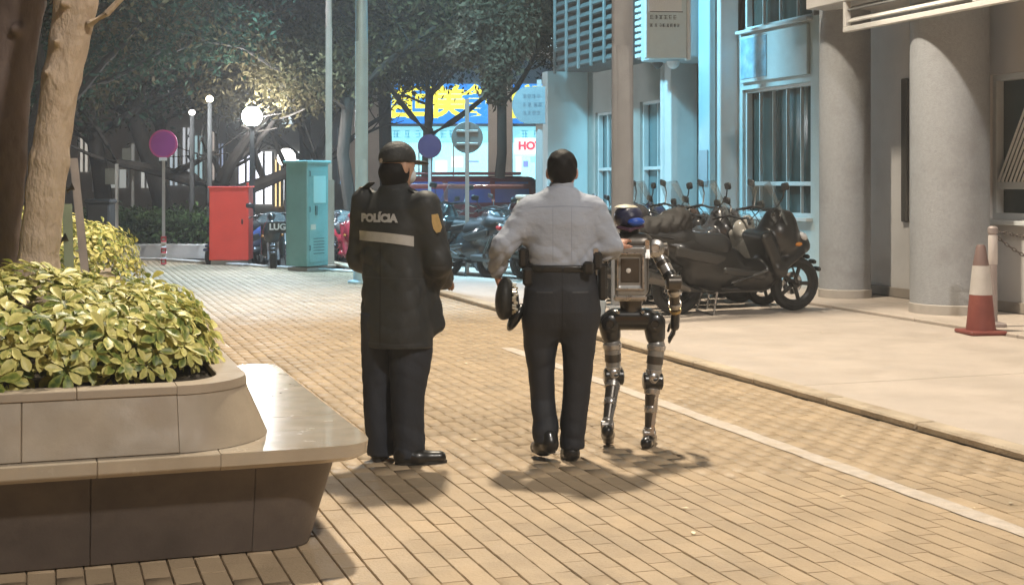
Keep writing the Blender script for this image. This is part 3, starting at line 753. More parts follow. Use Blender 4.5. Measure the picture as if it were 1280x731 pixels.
# ================================================================== trees and shrubs
def leaf_cloud(centers, radii, n, size, flat=.5, up=.3):
    "n diamond leaves spread through ellipsoid clumps, denser towards their surfaces"
    C = np.array(centers); R = np.array(radii); k = rng.integers(0, len(C), n)
    d = rng.normal(size=(n, 3)); d /= np.linalg.norm(d, axis=1)[:, None]
    rr = rng.uniform(.25, 1, n) ** .6
    p = C[k] + d * R[k] * rr[:, None] * (1 + .25 * rng.normal(size=n))[:, None].clip(.5, 1.5)
    nn = d * .6 + rng.normal(size=(n, 3)) * .7 + np.array([0, 0, up]); nn /= np.linalg.norm(nn, axis=1)[:, None]
    a = np.cross(nn, rng.normal(size=(n, 3))); a /= np.linalg.norm(a, axis=1)[:, None]; b = np.cross(nn, a)
    L = size * rng.uniform(.6, 1.35, n)[:, None]; w = L * rng.uniform(.32, .5, n)[:, None]
    V = np.stack([p - a * L, p - b * w - a * L * .1 + nn * L * .12, p + a * L, p + b * w - a * L * .1 + nn * L * .12], 1).reshape(-1, 3)
    return V, np.arange(4 * n).reshape(-1, 4)
def leaf_mat(name, c, var=.45, tl=.35):
    m = mat(name, c, .85, island=var, spec=.1, var=.45, vscale=1.1)
    nt = m.node_tree; b = nt.nodes['Principled BSDF']; tr = nt.nodes.new('ShaderNodeBsdfTranslucent'); mx = nt.nodes.new('ShaderNodeMixShader')
    mx.inputs[0].default_value = tl; nt.links.new(b.inputs['Base Color'].links[0].from_socket, tr.inputs[0])
    nt.links.new(b.outputs[0], mx.inputs[1]); nt.links.new(tr.outputs[0], mx.inputs[2]); nt.links.new(mx.outputs[0], nt.nodes['Material Output'].inputs[0]); return m
m_bark = mat('bark_dark', (.035, .028, .022), .85, var=.35, vscale=5, bump=.8, bscale=18, stretch=(1, 1, .35))
m_leafd = leaf_mat('leaf_dull', (.08, .065, .04)); m_leafg = leaf_mat('leaf_deep_green', (.028, .056, .034)); m_leafy = leaf_mat('leaf_olive', (.09, .073, .035))
def limb(m, a, d, L, r, depth, tips, rr, bend=.35, split=(2, 3)):
    pts = [Vector(a)]; rad = [r]; d = Vector(d).normalized()
    for k in range(4):
        d = (d + Vector((rr.uniform(-1, 1), rr.uniform(-1, 1), rr.uniform(-.5, .8))) * bend * .5).normalized()
        pts.append(pts[-1] + d * L / 4); rad.append(r * (1 - .14 * (k + 1)))
    m.tube(pts, rad, 8 if depth > 1 else 5, caps=depth == 0)
    tips += pts[2:]
    if depth:
        for q in range(rr.randint(*split)):
            i = rr.randint(2, 4); nd = (d * .6 + Vector((rr.uniform(-1, 1), rr.uniform(-1, 1), rr.uniform(-.25, .75)))).normalized()
            limb(m, pts[i], nd, L * rr.uniform(.6, .8), rad[i] * .68, depth - 1, tips, rr, bend, split)
def tree(u, D, H, r, lean, label, crown, seed, leaf, nleaf, lsize=.1, depth=3, trunk_h=2.4, clump=.8, name='street_tree', wide=1.0, drop=None):
    rr = random.Random(seed); root = empty(name, P(u, D, -.02), 0, label, 'tree', 'trees along the plaza')
    m = MB(); tips = []; top = Vector((lean[0] * trunk_h, lean[1] * trunk_h, trunk_h))
    pts = [Vector((0, 0, 0)), top * .3 + Vector((rr.uniform(-.1, .1), 0, 0)), top * .65 + Vector((rr.uniform(-.1, .1), 0, 0)), top]
    m.lathe([(r * 1.6, -.1), (r * 1.25, .12), (r * 1.05, .4)], 12, close=False)
    m.tube(pts, [r * 1.1, r, r * .9, r * .85], 12)
    for q in range(4):
        a = q * 1.57 + rr.uniform(-.5, .5); limb(m, top + Vector((0, 0, -rr.uniform(0, .4))), (math.cos(a) * wide, math.sin(a) * wide, rr.uniform(.5, 1.1)), H * .33, r * .6, depth, tips, rr)
    m.build('trunk', m_bark, root, True)
    c = [(p.x, p.y, p.z) for p in tips if p.z > trunk_h * .9]
    if crown:
        if drop: c = [q for q in c if not drop(q)]
        rad = [(clump * rr.uniform(.6, 1.2), clump * rr.uniform(.6, 1.2), clump * rr.uniform(.45, .8)) for _ in c]
        V, F = leaf_cloud(c, rad, nleaf, lsize); fastmesh('crown', V, F, leaf, root)
    return root
GT = 'trees along the plaza'
tree(140, 30, 7, .2, (-.15, 0), 'dark leaning tree at the left behind the yellow green shrubs', True, 11, m_leafg, 25000, 0.072, trunk_h=2.6, clump=1.1)
tree(222, 31, 7, .21, (-.32, 0), 'dark tree with a long slanting trunk behind the purple sign', True, 12, m_leafd, 27000, 0.072, trunk_h=3.0, clump=1.1)
tree(268, 29, 6.5, .3, (.05, 0), 'thick twisted tree forking low behind the red box', True, 13, m_leafy, 23000, 0.065, trunk_h=1.5, clump=.95, wide=1.7, drop=lambda q: q[2] < 3.3)
tree(392, 34, 7.5, .17, (.05, 0), 'tree with thin bare lower branches beside the glaring lamp', True, 14, m_leafd, 22000, 0.072, trunk_h=2.2, clump=1.0, drop=lambda q: q[2] < 3.9)
tree(432, 27, 7.2, .14, (.02, 0), 'straight dark trunked tree between the two pale lamp poles', True, 15, m_leafy, 25000, 0.065, trunk_h=3.2, clump=1.0, drop=lambda q: q[2] < 3.2)
tree(531, 31, 6.8, .14, (.03, 0), 'slim tree with forked branches in front of the blue shop sign', True, 16, m_leafd, 28000, 0.061, trunk_h=2.75, clump=.85, wide=1.3, drop=lambda q: q[2] < 4.45)
tree(618, 29, 7, .12, (.05, 0), 'tree with drooping foliage beside the louvred enclosure', True, 17, m_leafd, 25000, 0.061, trunk_h=3.3, clump=.9, drop=lambda q: q[2] < 4.3)
tree(60, 24, 7, .2, (-.1, 0), 'dark tree at the far left with deep green foliage', True, 18, m_leafg, 22000, 0.072, trunk_h=2.5, clump=1.1)
tree(380, 40, 8.5, .2, (.0, 0), 'tall far tree behind the lamp poles', True, 19, m_leafd, 27000, 0.086, trunk_h=3.6, clump=1.2)
tree(480, 38, 8.5, .2, (.0, 0), 'far tree filling the sky above the blue shop sign', True, 20, m_leafd, 27000, 0.086, trunk_h=4.6, clump=1.2, drop=lambda q: q[2] < 5.3)
tree(200, 44, 9, .2, (.0, 0), 'far tree filling the sky above the slanting trunk', True, 21, m_leafd, 27000, 0.094, trunk_h=3.6, clump=1.4)
# hanging leafy bough lit from the front, above the shop pillar
bo = empty('tree_bough', P(622, 24.5, 0), 0, 'drooping brownish leafy bough hanging in front of the shop pillar', 'bough')
bo.location.z = ZV(60, 24.5)
m = MB(); m.tube([(1.6, .6, 2.2), (.7, .3, 1.1), (.25, .1, .3), (0, 0, -.45)], [.07, .05, .03, .012], 8); m.tube([(.7, .3, 1.1), (-.3, 0, .5), (-.7, -.1, -.1)], [.035, .025, .01], 6); m.build('branch', m_bark, bo, True)
V, F = leaf_cloud([(0, 0, -.4), (-.05, 0, -.75), (.15, 0, 0), (-.6, 0, -.05), (.35, .1, .45), (.1, .1, .4), (-.3, .1, .5)], [(.4, .3, .38), (.28, .25, .3), (.45, .3, .4), (.3, .3, .25), (.5, .4, .5), (.5, .4, .4), (.5, .4, .4)], 5200, .06)
fastmesh('foliage', V, F, leaf_mat('leaf_brownish', (.085, .065, .042)), bo)

# the two lit trunks standing in the near planter
m_barkl = mat('bark_pale', (.56, .44, .33), .8, var=.2, vscale=9, bump=1.0, bscale=38, stretch=(1, 1, .5), stain=(.4, .3, .21), sscale=9)
m_barkd = mat('bark_brown', (.15, .11, .095), .75, var=.25, vscale=4, bump=.6, bscale=14, stretch=(1, 1, .5), stain=(.1, .07, .06), sscale=5)
def near_trunk(name, path, rads, mt, label, D, knots, twig=None, seed=1):
    p0 = P(path[0][0], D, .6); root = empty(name, p0, -YAW, label, 'tree', 'trees in the near planter')
    q = [((u - path[0][0]) / FPX * D, (i - 2) * .02, ZV(v, D) - .6) for i, (u, v) in enumerate(path)]
    s = SDF()
    for i in range(len(q) - 1): s.cap(q[i], q[i + 1], rads[i], rads[i + 1], .03)
    s.cap((q[0][0], q[0][1], q[0][2] - .1), q[0], rads[0] * 1.25, rads[0], .08)
    for (u, v, r) in knots:
        x = (u - path[0][0]) / FPX * D; z = ZV(v, D) - .6; s.cap((x, -.105, z), (x, -.02, z), r, r * 1.2, .03)
    ph = np.random.default_rng(seed).uniform(0, 6, 8)
    s.mesh('trunk', mt, root, .016, lambda x, y, z: .004 * np.sin(x * 40 + z * 3 + ph[0]) * np.sin(y * 38 + ph[1]) + .004 * np.sin(z * 7 + ph[2] + 4 * x) + .0025 * np.sin(z * 31 + 20 * x + ph[3]) * np.sin(y * 50 + x * 45), 1)
    tp = Vector(q[-1]); rr = random.Random(seed); m = MB(); tips = []
    for k in range(3):
        a = 1.6 + k * 1.3; limb(m, tp, (math.cos(a), math.sin(a), 1.0), 1.7, rads[-1] * .6, 2, tips, rr)
    m.build('branch', mt, root, True)
    if twig:
        m = MB(); m.tube([((u - path[0][0]) / FPX * D, -.02, ZV(v, D) - .6) for u, v in twig], [.022, .017, .014], 8); m.build('branch', mt, root, True)
    c = [(p.x, p.y, p.z) for p in tips if p.z > 2.9]
    V, F = leaf_cloud(c, [(.5, .5, .35)] * len(c), 5000, .07); fastmesh('crown', V, F, m_leafg, root)
near_trunk('planter_tree', [(48, 350), (52, 300), (62, 200), (75, 100), (92, 0), (108, -110), (112, -200)], [.106, .093, .089, .09, .1, .1, .09], m_barkl,
           'pale brown tree trunk lit from the front in the stone planter', 6.7, [(78, 55, .014), (66, 92, .012), (88, 8, .014), (56, 300, .014)], [(112, 32), (135, 18), (158, -6)], 3)
near_trunk('planter_tree', [(-8, 350), (-6, 300), (0, 200), (8, 100), (24, 0), (36, -120), (36, -200)], [.15, .14, .13, .125, .12, .12, .1], m_barkd,
           'darker brown tree trunk behind the pale one at the left edge', 7.35, [(10, 150, .03), (28, 40, .03)], None, 5)
# support stakes
for (a, b, D, mt, lab) in (((92, 198), (122, 335), 9.5, mat('stake_grey', (.42, .38, .36), .7, var=.15), 'grey wooden support stake leaning beside the pale trunk'), ((84, 255), (92, 340), 8.2, mat('stake_green', (.3, .36, .25), .7, var=.15), 'greenish wooden support stake beside the pale trunk')):
    pa, pb = P(a[0], D, ZV(a[1], D)), P(b[0], D, .55); root = empty('support_stake', (pb.x, pb.y, 0.0), 0, lab, 'stake', 'tree support stakes')
    m = MB(); m.tube([pa - root.location, Vector((pb.x, pb.y, .0)) - root.location], .028, 10); m.build('stake', mt, root, True)
    m = MB(); m.tube([pa - root.location + Vector((0, 0, -.2)), pa - root.location + Vector((-.05, 0, -.22))], .034, 10); m.build('binding', mat('stake_binding', (.1, .1, .08), .8), root, True)

# ---- variegated umbrella-leaf shrub
def vari_mat(name, obj):
    m = mat(name, (.3, .32, .08), .42, spec=.4); nt = m.node_tree; N, L = nt.nodes, nt.links; b = N['Principled BSDF']
    at = N.new('ShaderNodeAttribute'); at.attribute_name = 'edge'
    if obj: rs = N.new('ShaderNodeObjectInfo').outputs['Random']
    else: rs = N.new('ShaderNodeNewGeometry').outputs['Random Per Island']
    nz = N.new('ShaderNodeTexNoise'); nz.inputs['Scale'].default_value = 45; tc = N.new('ShaderNodeTexCoord'); L.new(tc.outputs['Object'], nz.inputs['Vector'])
    def math_(op, a, b2):
        q = N.new('ShaderNodeMath'); q.operation = op
        for i, x in enumerate((a, b2)):
            if isinstance(x, (int, float)): q.inputs[i].default_value = x
            else: L.new(x, q.inputs[i])
        return q.outputs[0]
    f = math_('ADD', math_('MULTIPLY', at.outputs['Fac'], .22), math_('MULTIPLY', rs, .75)); f = math_('ADD', f, math_('MULTIPLY', nz.outputs[0], .75))
    cr = N.new('ShaderNodeValToRGB'); L.new(math_('SUBTRACT', f, .24), cr.inputs[0])
    e = cr.color_ramp; e.elements[0].position = .12; e.elements[0].color = (.06, .11, .025, 1); e.elements[1].position = .9; e.elements[1].color = (.74, .68, .25, 1)
    x = e.elements.new(.4); x.color = (.24, .29, .06, 1); x = e.elements.new(.62); x.color = (.58, .55, .17, 1)
    L.new(cr.outputs[0], b.inputs['Base Color'])
    tr = N.new('ShaderNodeBsdfTranslucent'); mx = N.new('ShaderNodeMixShader'); mx.inputs[0].default_value = .22
    L.new(cr.outputs[0], tr.inputs[0]); L.new(b.outputs[0], mx.inputs[1]); L.new(tr.outputs[0], mx.inputs[2]); L.new(mx.outputs[0], N['Material Output'].inputs[0]); return m
# one leaflet along +x, unit length: columns of (left edge, midrib, right edge)
LT = [(0, 0), (.2, .1), (.48, .23), (.74, .25), (.92, .13), (1.0, 0.0)]
def leaflet(droop, cup):
    v = []; e = []
    for t, w in LT:
        z = -droop * t * t
        v += [(t, -w, z + cup * w), (t, 0, z), (t, w, z + cup * w)]; e += [1, 0.0 if t < .9 else .8, 1]
    f = []
    for k in range(len(LT) - 1):
        a = 3 * k; f += [(a, a + 3, a + 4, a + 1), (a + 1, a + 4, a + 5, a + 2)]
    return np.array(v), np.array(f), np.array(e, dtype=np.float32)
LV = [leaflet(.15, .35), leaflet(.3, .25), leaflet(.05, .45), leaflet(.42, .15)]
def edge_attr(me, e):
    a = me.attributes.new('edge', 'FLOAT', 'POINT'); a.data.foreach_set('value', np.ascontiguousarray(e, dtype=np.float32))
def whorl_shrub(name, loc, whorls, label, lsize, keep, mats, stems=True):
    "whorls: (point, axis) in local space"
    root = empty(name, loc, 0, label, 'shrub', 'yellow green shrubs')
    items = []
    for (p, ax) in whorls:
        x, y, d = frame(ax); n = random.randint(6, 8); ph = random.uniform(0, 6); s0 = lsize * random.uniform(.75, 1.2)
        for k in range(n):
            a = ph + 2 * math.pi * k / n + random.uniform(-.15, .15); rad = x * math.cos(a) + y * math.sin(a)
            tl = random.uniform(-.15, .45); di = (rad + d * tl).normalized(); nm = (d - di * d.dot(di)).normalized(); sd = nm.cross(di)
            st = s0 * random.uniform(.12, .25)
            M = Matrix((( di.x, sd.x, nm.x), (di.y, sd.y, nm.y), (di.z, sd.z, nm.z)))
            items.append((Vector(p) + di * st, M, s0 * random.uniform(.85, 1.1), random.randrange(4)))
    if keep:
        def dist(it):
            w = it[0] + Vector(loc); return w.x * SA + w.y * CA - .25 * it[1].col[2].dot(Vector((-SA, -CA, .3)))
        items.sort(key=dist)
    one, many = items[:keep], items[keep:]
    if keep:
        pm = []
        for (v, f, e) in LV:
            me = bpy.data.meshes.new('leaf'); me.from_pydata(v.tolist(), [], f.tolist()); me.materials.append(mats[0]); me.polygons.foreach_set('use_smooth', [True] * len(me.polygons)); edge_attr(me, e); pm.append(me)
        for (p, M, s, q) in one:
            o = bpy.data.objects.new('leaf', pm[q]); COL.objects.link(o); o.parent = root
            o.matrix_local = Matrix.Translation(p) @ M.to_4x4() @ Matrix.Scale(s, 4)
    Vs = []; Fs = []; Es = []; n0 = 0
    for (p, M, s, q) in many:
        v, f, e = LV[q]; Vs.append(v @ (np.array(M).T * s) + np.array(p)); Fs.append(f + n0); Es.append(e); n0 += len(v)
    o = fastmesh('foliage', np.concatenate(Vs), np.concatenate(Fs), mats[1], root, True); edge_attr(o.data, np.concatenate(Es)); tag(o, kind='stuff')
    if stems:
        for (p, ax) in whorls[::16]:
            p = Vector(p); q = Vector((p.x * .8, p.y * .8, 0)); m = MB(); m.tube([q, (p + q) / 2 + Vector((.02, .02, .05)), p], [.012, .009, .005], 5, False)
            m.build('stem', mat('shrub_stem', (.12, .11, .06), .7), root)
    return root
def mound(n, rx, ry, zb, zt, ex=3.0, inner=.2):
    out = []
    while len(out) < n:
        x, y = random.uniform(-1, 1), random.uniform(-1, 1); r = (abs(x) ** ex + abs(y) ** ex) ** (1 / ex)
        if r > 1: continue
        h = (1 - r ** ex) ** (1 / ex)
        if random.random() < .45:   # side skirt
            a = random.uniform(0, 2 * math.pi); c, s = math.cos(a), math.sin(a); k = (abs(c) ** ex + abs(s) ** ex) ** (-1 / ex); x, y = c * k, s * k; h = random.uniform(0, .8); k2 = (1 - h ** ex) ** (1 / ex); x *= k2; y *= k2
        nx, ny, nz = np.sign(x) * abs(x) ** 2 / rx, np.sign(y) * abs(y) ** 2 / ry, max(.15, h ** 2) / (zt - zb) * .6
        nv = Vector((nx, ny, nz)).normalized(); q = random.uniform(0, inner) if random.random() < .75 else random.uniform(inner, inner * 2)
        bumpy = 1 + .1 * math.sin(x * 7 + 1) * math.sin(y * 6) + .06 * math.sin(x * 15)
        p = Vector((x * rx, y * ry, zb + (zt - zb) * h * bumpy)) - nv * q
        p.z = max(p.z, zb + random.uniform(0, .06)); out.append((p, nv + Vector((random.uniform(-.35, .35), random.uniform(-.35, .35), .35))))
    return out
vm = (vari_mat('variegated_leaf', True), vari_mat('variegated_leaf_mass', False))
wh = mound(1900, 1.62, 1.08, .06, .47, 3.0, .1)
whorl_shrub('variegated_shrub', (-.86, 6.66, .64), wh, 'large yellow and green umbrella leaf shrub filling the near planter', .072, 300, vm)
# second planter and shrub beyond
p2 = P(120, 11.6); r2 = empty('planter_bench', (p2.x - 1.45, p2.y, 0), 0, 'second stone planter mostly hidden behind the near shrub', 'planter')
m = MB(); m.box((0, 0, .32), (3.2, 1.9, .62), None, .03); m.build('wall_panel', m_wall, r2); m = MB(); m.box((0, 0, .67), (3.3, 2.0, .07), None, .01); m.build('coping_stone', m_wall2, r2)
wh = mound(900, 1.5, .95, 0, .64, 2.6, .1)
whorl_shrub('variegated_shrub', (p2.x - 1.12, p2.y - .1, .7), wh, 'smaller yellow green shrub behind the near planter beside the stake', .06, 0, vm, False)
# dark hedge beyond the red box
hp = P(205, 27.5); hed = empty('hedge', hp, -YAW, 'low dark green clipped hedge behind the purple sign', 'hedge')
m = MB(); m.box((0, .2, .12), (3.6, 1.3, .3), None, .02); m.build('kerb', m_kerb2, hed)
cs = [(x, y, z) for x in np.arange(-1.6, 1.7, .3) for y in (-.2, .25, .6) for z in (.45, .75)]
V, F = leaf_cloud(cs, [(.3, .3, .25)] * len(cs), 9000, .055); fastmesh('foliage', V, F, leaf_mat('hedge_leaf', (.05, .085, .03)), hed)
for x in np.arange(-1.5, 1.6, .3):
    m = MB(); m.tube([(x, .2, .2), (x + .1, .2, .8)], .02, 5); m.build('stem', m_bark, hed)
# ================================================================== street furniture
m = None
rb = empty('red_box', G(286, 331), -YAW + .05, 'plain bright red rectangular utility box standing on the far paving', 'utility box')
Dr = FPX * HC / (331 - VH); rw = 49 / FPX * Dr; rh = 98 / FPX * Dr
m_red = mat('red_paint', (.88, .07, .045), .42, var=.06, vscale=3, bump=.03, bscale=30)
m = MB(); m.box((0, .3, rh / 2 + .04), (rw, .6, rh - .08), None, .012); m.build('body', m_red, rb)
m = MB(); m.box((0, .3, rh - .015), (rw + .04, .64, .03), None, .008); m.build('lid', m_red, rb)
m = MB(); m.box((0, .3, .04), (rw - .05, .54, .08), None, .006); m.build('plinth', mat('plinth_grey', (.35, .33, .3), .8), rb)
m = MB(); m.box((0, -.004, rh * .5), (rw - .06, .006, rh - .2), None, .002); dr = m.build('door', m_red, rb)
m = MB(); m.box((rw * .34, -.012, rh * .55), (.03, .014, .09), None, .004); m.build('handle', mat('handle_dark', (.1, .02, .02), .4), dr)
m = MB(); m.box((rw * .42, .3, rh + .03), (.04, .04, .07), None, .004); m.build('lifting_lug', m_red, rb)

Dt = FPX * HC / (339 - VH); tw = .74; th = 138 / FPX * Dt
tc_ = empty('utility_cabinet', P(384, Dt + .25), -YAW - .62, 'turquoise steel utility cabinet with a pale door plate', 'cabinet')
m_teal = mat('turquoise_paint', (.2, .42, .41), .42, var=.08, vscale=2.5, stain=(.12, .33, .31), sscale=2)
m = MB(); m.box((0, 0, th / 2 + .03), (.5, .52, th - .1), None, .012); m.build('body', m_teal, tc_)
m = MB(); m.box((0, 0, th - .02), (.58, .6, .05), None, .015); m.build('roof', m_teal, tc_)
m = MB(); m.box((0, 0, .03), (.46, .48, .06), None, .005); m.build('plinth', mat('plinth_grey', (.35, .33, .3), .8), tc_)
m = MB(); m.box((.253, 0, th * .5), (.008, .44, th - .3), None, .003); dr = m.build('door', m_teal, tc_)
m = MB(); m.box((.262, .03, th * .74), (.012, .3, .46), None, .004); m.build('door_plate', mat('pale_turquoise_plate', (.4, .68, .66), .4), dr)
m = MB(); m.box((.275, -.06, th * .55), (.03, .05, .16), None, .006); m.build('handle', mat('cabinet_handle', (.07, .16, .16), .4), dr)
for k in range(6):
    m = MB(); m.box((.259, .02, .3 + k * .05), (.006, .26, .016), None, .002); m.build('vent_slot', mat('cabinet_handle', (.07, .16, .16), .4), dr)
m = MB(); m.box((.259, -.12, th * .4), (.003, .12, .09)); m.build('sticker', mat('sticker_pale', (.6, .6, .5), .6), dr)
for z in (.35, 1.0, 1.6):
    m = MB(); m.tube([(.262, -.2, z), (.262, -.2, z + .09)], .012, 8); m.build('hinge', mat('cabinet_handle', (.07, .16, .16), .4), dr)

def disc_sign(u, D, v, r, vb, face, rim, label, turn=0.0, striped=False, prh=.03, ext=0.0, name='road_sign'):
    b = P(u, D); z = ZV(v, D); s = empty(name, b, -YAW + turn, label, 'sign', None)
    m = MB(); m.tube([(0, .03, 0), (0, .03, z + r * .9 + ext)], prh, 12); m.build('post', mat('sign_post_grey', (.45, .44, .43), .45, .4), s, True)
    R = Rx(math.pi / 2)
    m = MB(); m.lathe([(r, -.012), (r, .0), (r * .985, .006)], 32, (0, 0, z), R); d = m.build('disc', rim, s, True)
    m = MB(); m.lathe([(r * .86, .004), (r * .86, .008)], 32, (0, 0, z), R); m.build('face', face, d)
    if striped:
        m = MB(); m.box((0, -.014, z - r * 1.06), (r * .55, .012, .06), None, .003); m.build('plate', mat('plate_white', (.7, .68, .66), .5), s)
        for k in range(5):
            m = MB(); m.tube([(0, .03, .02 + k * .1), (0, .03, .12 + k * .1)], prh * 1.7, 14); m.build('band', mat('band_red', (.55, .05, .06), .5) if k % 2 == 0 else mat('band_white', (.75, .74, .72), .5), s, True)
    return s, d, z
mp_, mr_ = mat('sign_violet', (.3, .035, .24), .4), mat('sign_magenta', (.5, .05, .2), .4)
s, d, z = disc_sign(204, 24.6, 180, .26, 330, mp_, mr_, 'round purple no parking sign with magenta rim on a striped post', 0, True)
s, d, z = disc_sign(537, 25.5, 183, .225, 260, mat('sign_violet_dark', (.022, .01, .05), .4), mat('sign_violet_rim', (.03, .012, .045), .4), 'small dark purple round sign above the capped head')
m_sb = mat('sign_back_grey', (.2, .22, .22), .5, .2, var=.1, vscale=5)
b = P(584, 21.5); zz = ZV(172, 21.5)
s = empty('road_sign', b, -YAW, 'grey back of a round road sign on a thin post in front of the shop', 'sign')
m = MB(); m.tube([(0, -.03, 0), (0, -.03, ZV(124, 21.5))], .032, 12); m.build('post', mat('sign_post_grey', (.45, .44, .43), .45, .4), s, True)
m = MB(); m.lathe([(.25, -.012), (.25, .004), (.244, .01)], 36, (0, 0, zz), Rx(math.pi / 2)); d = m.build('disc', m_sb, s, True)
for dz in (-.1, .1):
    m = MB(); m.box((0, -.018, zz + dz), (.34, .02, .035), None, .004); m.build('bracket', mat('sign_post_grey', (.45, .44, .43)), d)
b = P(674, 23); s = empty('bus_stop_sign', b, -YAW, 'pale rounded stop sign board on a pole left of the pale blue panel', 'sign')
m = MB(); m.tube([(0, 0, 0), (0, 0, ZV(150, 23))], .06, 14); m.tube([(0, 0, ZV(150, 23)), (0, 0, ZV(100, 23))], .04, 14); m.build('post', mat('stop_post', (.5, .54, .56), .4, .3), s, True)
pts = [(-.2 + .26 * math.cos(a), .26 * math.sin(a)) for a in [math.pi / 2 + math.pi * k / 14 for k in range(15)]] + [(.1, -.26), (.1, .26)]
m = MB(); m.prism(pts, -.03, .03, lambda p: Vector((p.x, -.07 + p.z, ZV(132, 23) + p.y * 1.2))); d = m.build('board', mat('stop_board', (.22, .29, .33), .5, var=.05), s)
for k in range(3): dashes('lettering', -.28, .05, ZV(132, 23) + .15 - k * .14, .075, -.101, mat('stop_ink', (.14, .2, .25), .6), d, k)

# traffic cone
Dc = FPX * HC / (424 - VH); cz = .03
tcn = empty('traffic_cone', P(1226, Dc + .15, .036), -YAW + .15, 'faded red traffic cone with a white band by the round column', 'traffic cone')
m_cone = mat('cone_red', (.2, .05, .04), .6, var=.15, vscale=6, stain=(.25, .08, .06), sscale=6)
m = MB(); m.box((0, 0, .02), (.37, .37, .04), None, .012); m.build('base', m_cone, tcn)
m = MB(); m.lathe([(.14, .04), (.135, .08), (.106, .38)], 28, close=False); m.build('lower_cone', m_cone, tcn, True)
m = MB(); m.lathe([(.107, .38), (.078, .66)], 28, close=False); m.build('white_band', mat('cone_white', (.5, .47, .45), .5, var=.1, vscale=8), tcn, True)
m = MB(); m.lathe([(.077, .66), (.045, .84), (.032, .86), (.0, .862)], 28, close=False); m.build('upper_cone', mat('cone_dark_top', (.17, .11, .1), .6), tcn, True)
pp = P(1241, Dc + .55, .065)
bo_ = empty('chain_post', pp, -YAW, 'slim grey chain post right behind the traffic cone', 'post')
m = MB(); m.lathe([(.13, 0), (.13, .03), (.045, .05), (.04, .92), (.05, .93), (.05, .98), (.03, 1.0)], 18); m.build('post', mat('chain_post_grey', (.33, .28, .27), .5, .2, var=.1), bo_, True)
m = MB(); m.lathe([(.042, .62), (.046, .63), (.046, .9), (.042, .91)], 18, close=False); m.build('pale_sleeve', mat('chain_sleeve', (.55, .5, .48), .5), bo_, True)
def chain(a, b, sag, label):
    r = empty('chain', (pp.x, pp.y, pp.z), -YAW, label, 'chain', 'chains hung from the post'); a, b = Vector(a), Vector(b); n = int((b - a).length * 1.15 / .045)
    f = lambda t: a.lerp(b, t) + Vector((0, 0, -sag * 4 * t * (1 - t)))
    lk = None
    for k in range(n):
        p, q = f(k / n), f((k + 1) / n); d = (q - p).normalized()
        if lk is None:
            m = MB(); m.tube([(.03 * math.cos(t), .014 * math.sin(t), 0) for t in [2 * math.pi * j / 8 for j in range(9)]], .005, 5, False); lk = m.build('link', mat('chain_iron', (.14, .12, .11), .45, .6), r); o = lk
        else: o = share(lk, 'link', r)
        M = d.to_track_quat('X', 'Z').to_matrix() @ Rx(math.pi / 2 * (k % 2)); o.location = p; o.rotation_euler = M.to_euler()
chain((.03, 0, .95), (1.6, .5, .72), .02, 'upper taut iron chain running from the post to the right edge')
chain((.03, 0, .9), (1.5, .2, .62), .22, 'lower slack iron chain drooping from the post')

# dark low things far at the left behind the shrubs
bn = empty('litter_bin', P(126, 25), -YAW, 'dark rectangular litter bin between the trunks at the left', 'bin')
m = MB(); m.box((0, 0, .62), (.42, .4, 1.0), None, .03); m.build('body', mat('bin_dark', (.04, .045, .05), .5), bn)
m = MB(); m.box((0, 0, 1.15), (.5, .46, .08), None, .03); m.build('lid', mat('bin_dark', (.04, .045, .05), .5), bn)
for x in (-.15, .15):
    m = MB(); m.box((x, 0, .06), (.05, .3, .12), None, .01); m.build('leg', mat('bin_dark', (.04, .045, .05), .5), bn)
for (u, D, vt, lab) in ((146, 27, 205, 'thin pale post with a small panel behind the left shrubs'), (166, 29, 180, 'thin pale post right of the small panel post')):
    r = empty('slim_post', P(u, D), -YAW, lab, 'post', 'slim posts at the left')
    m = MB(); m.tube([(0, 0, 0), (0, 0, ZV(vt, D))], .035, 10); m.build('post', mat('slim_post_pale', (.5, .5, .47), .5), r, True)
    m = MB(); m.box((-.12, -.04, ZV(vt, D) - .25), (.2, .02, .32), None, .005); m.build('panel', mat('slim_panel', (.15, .15, .12), .6), r)

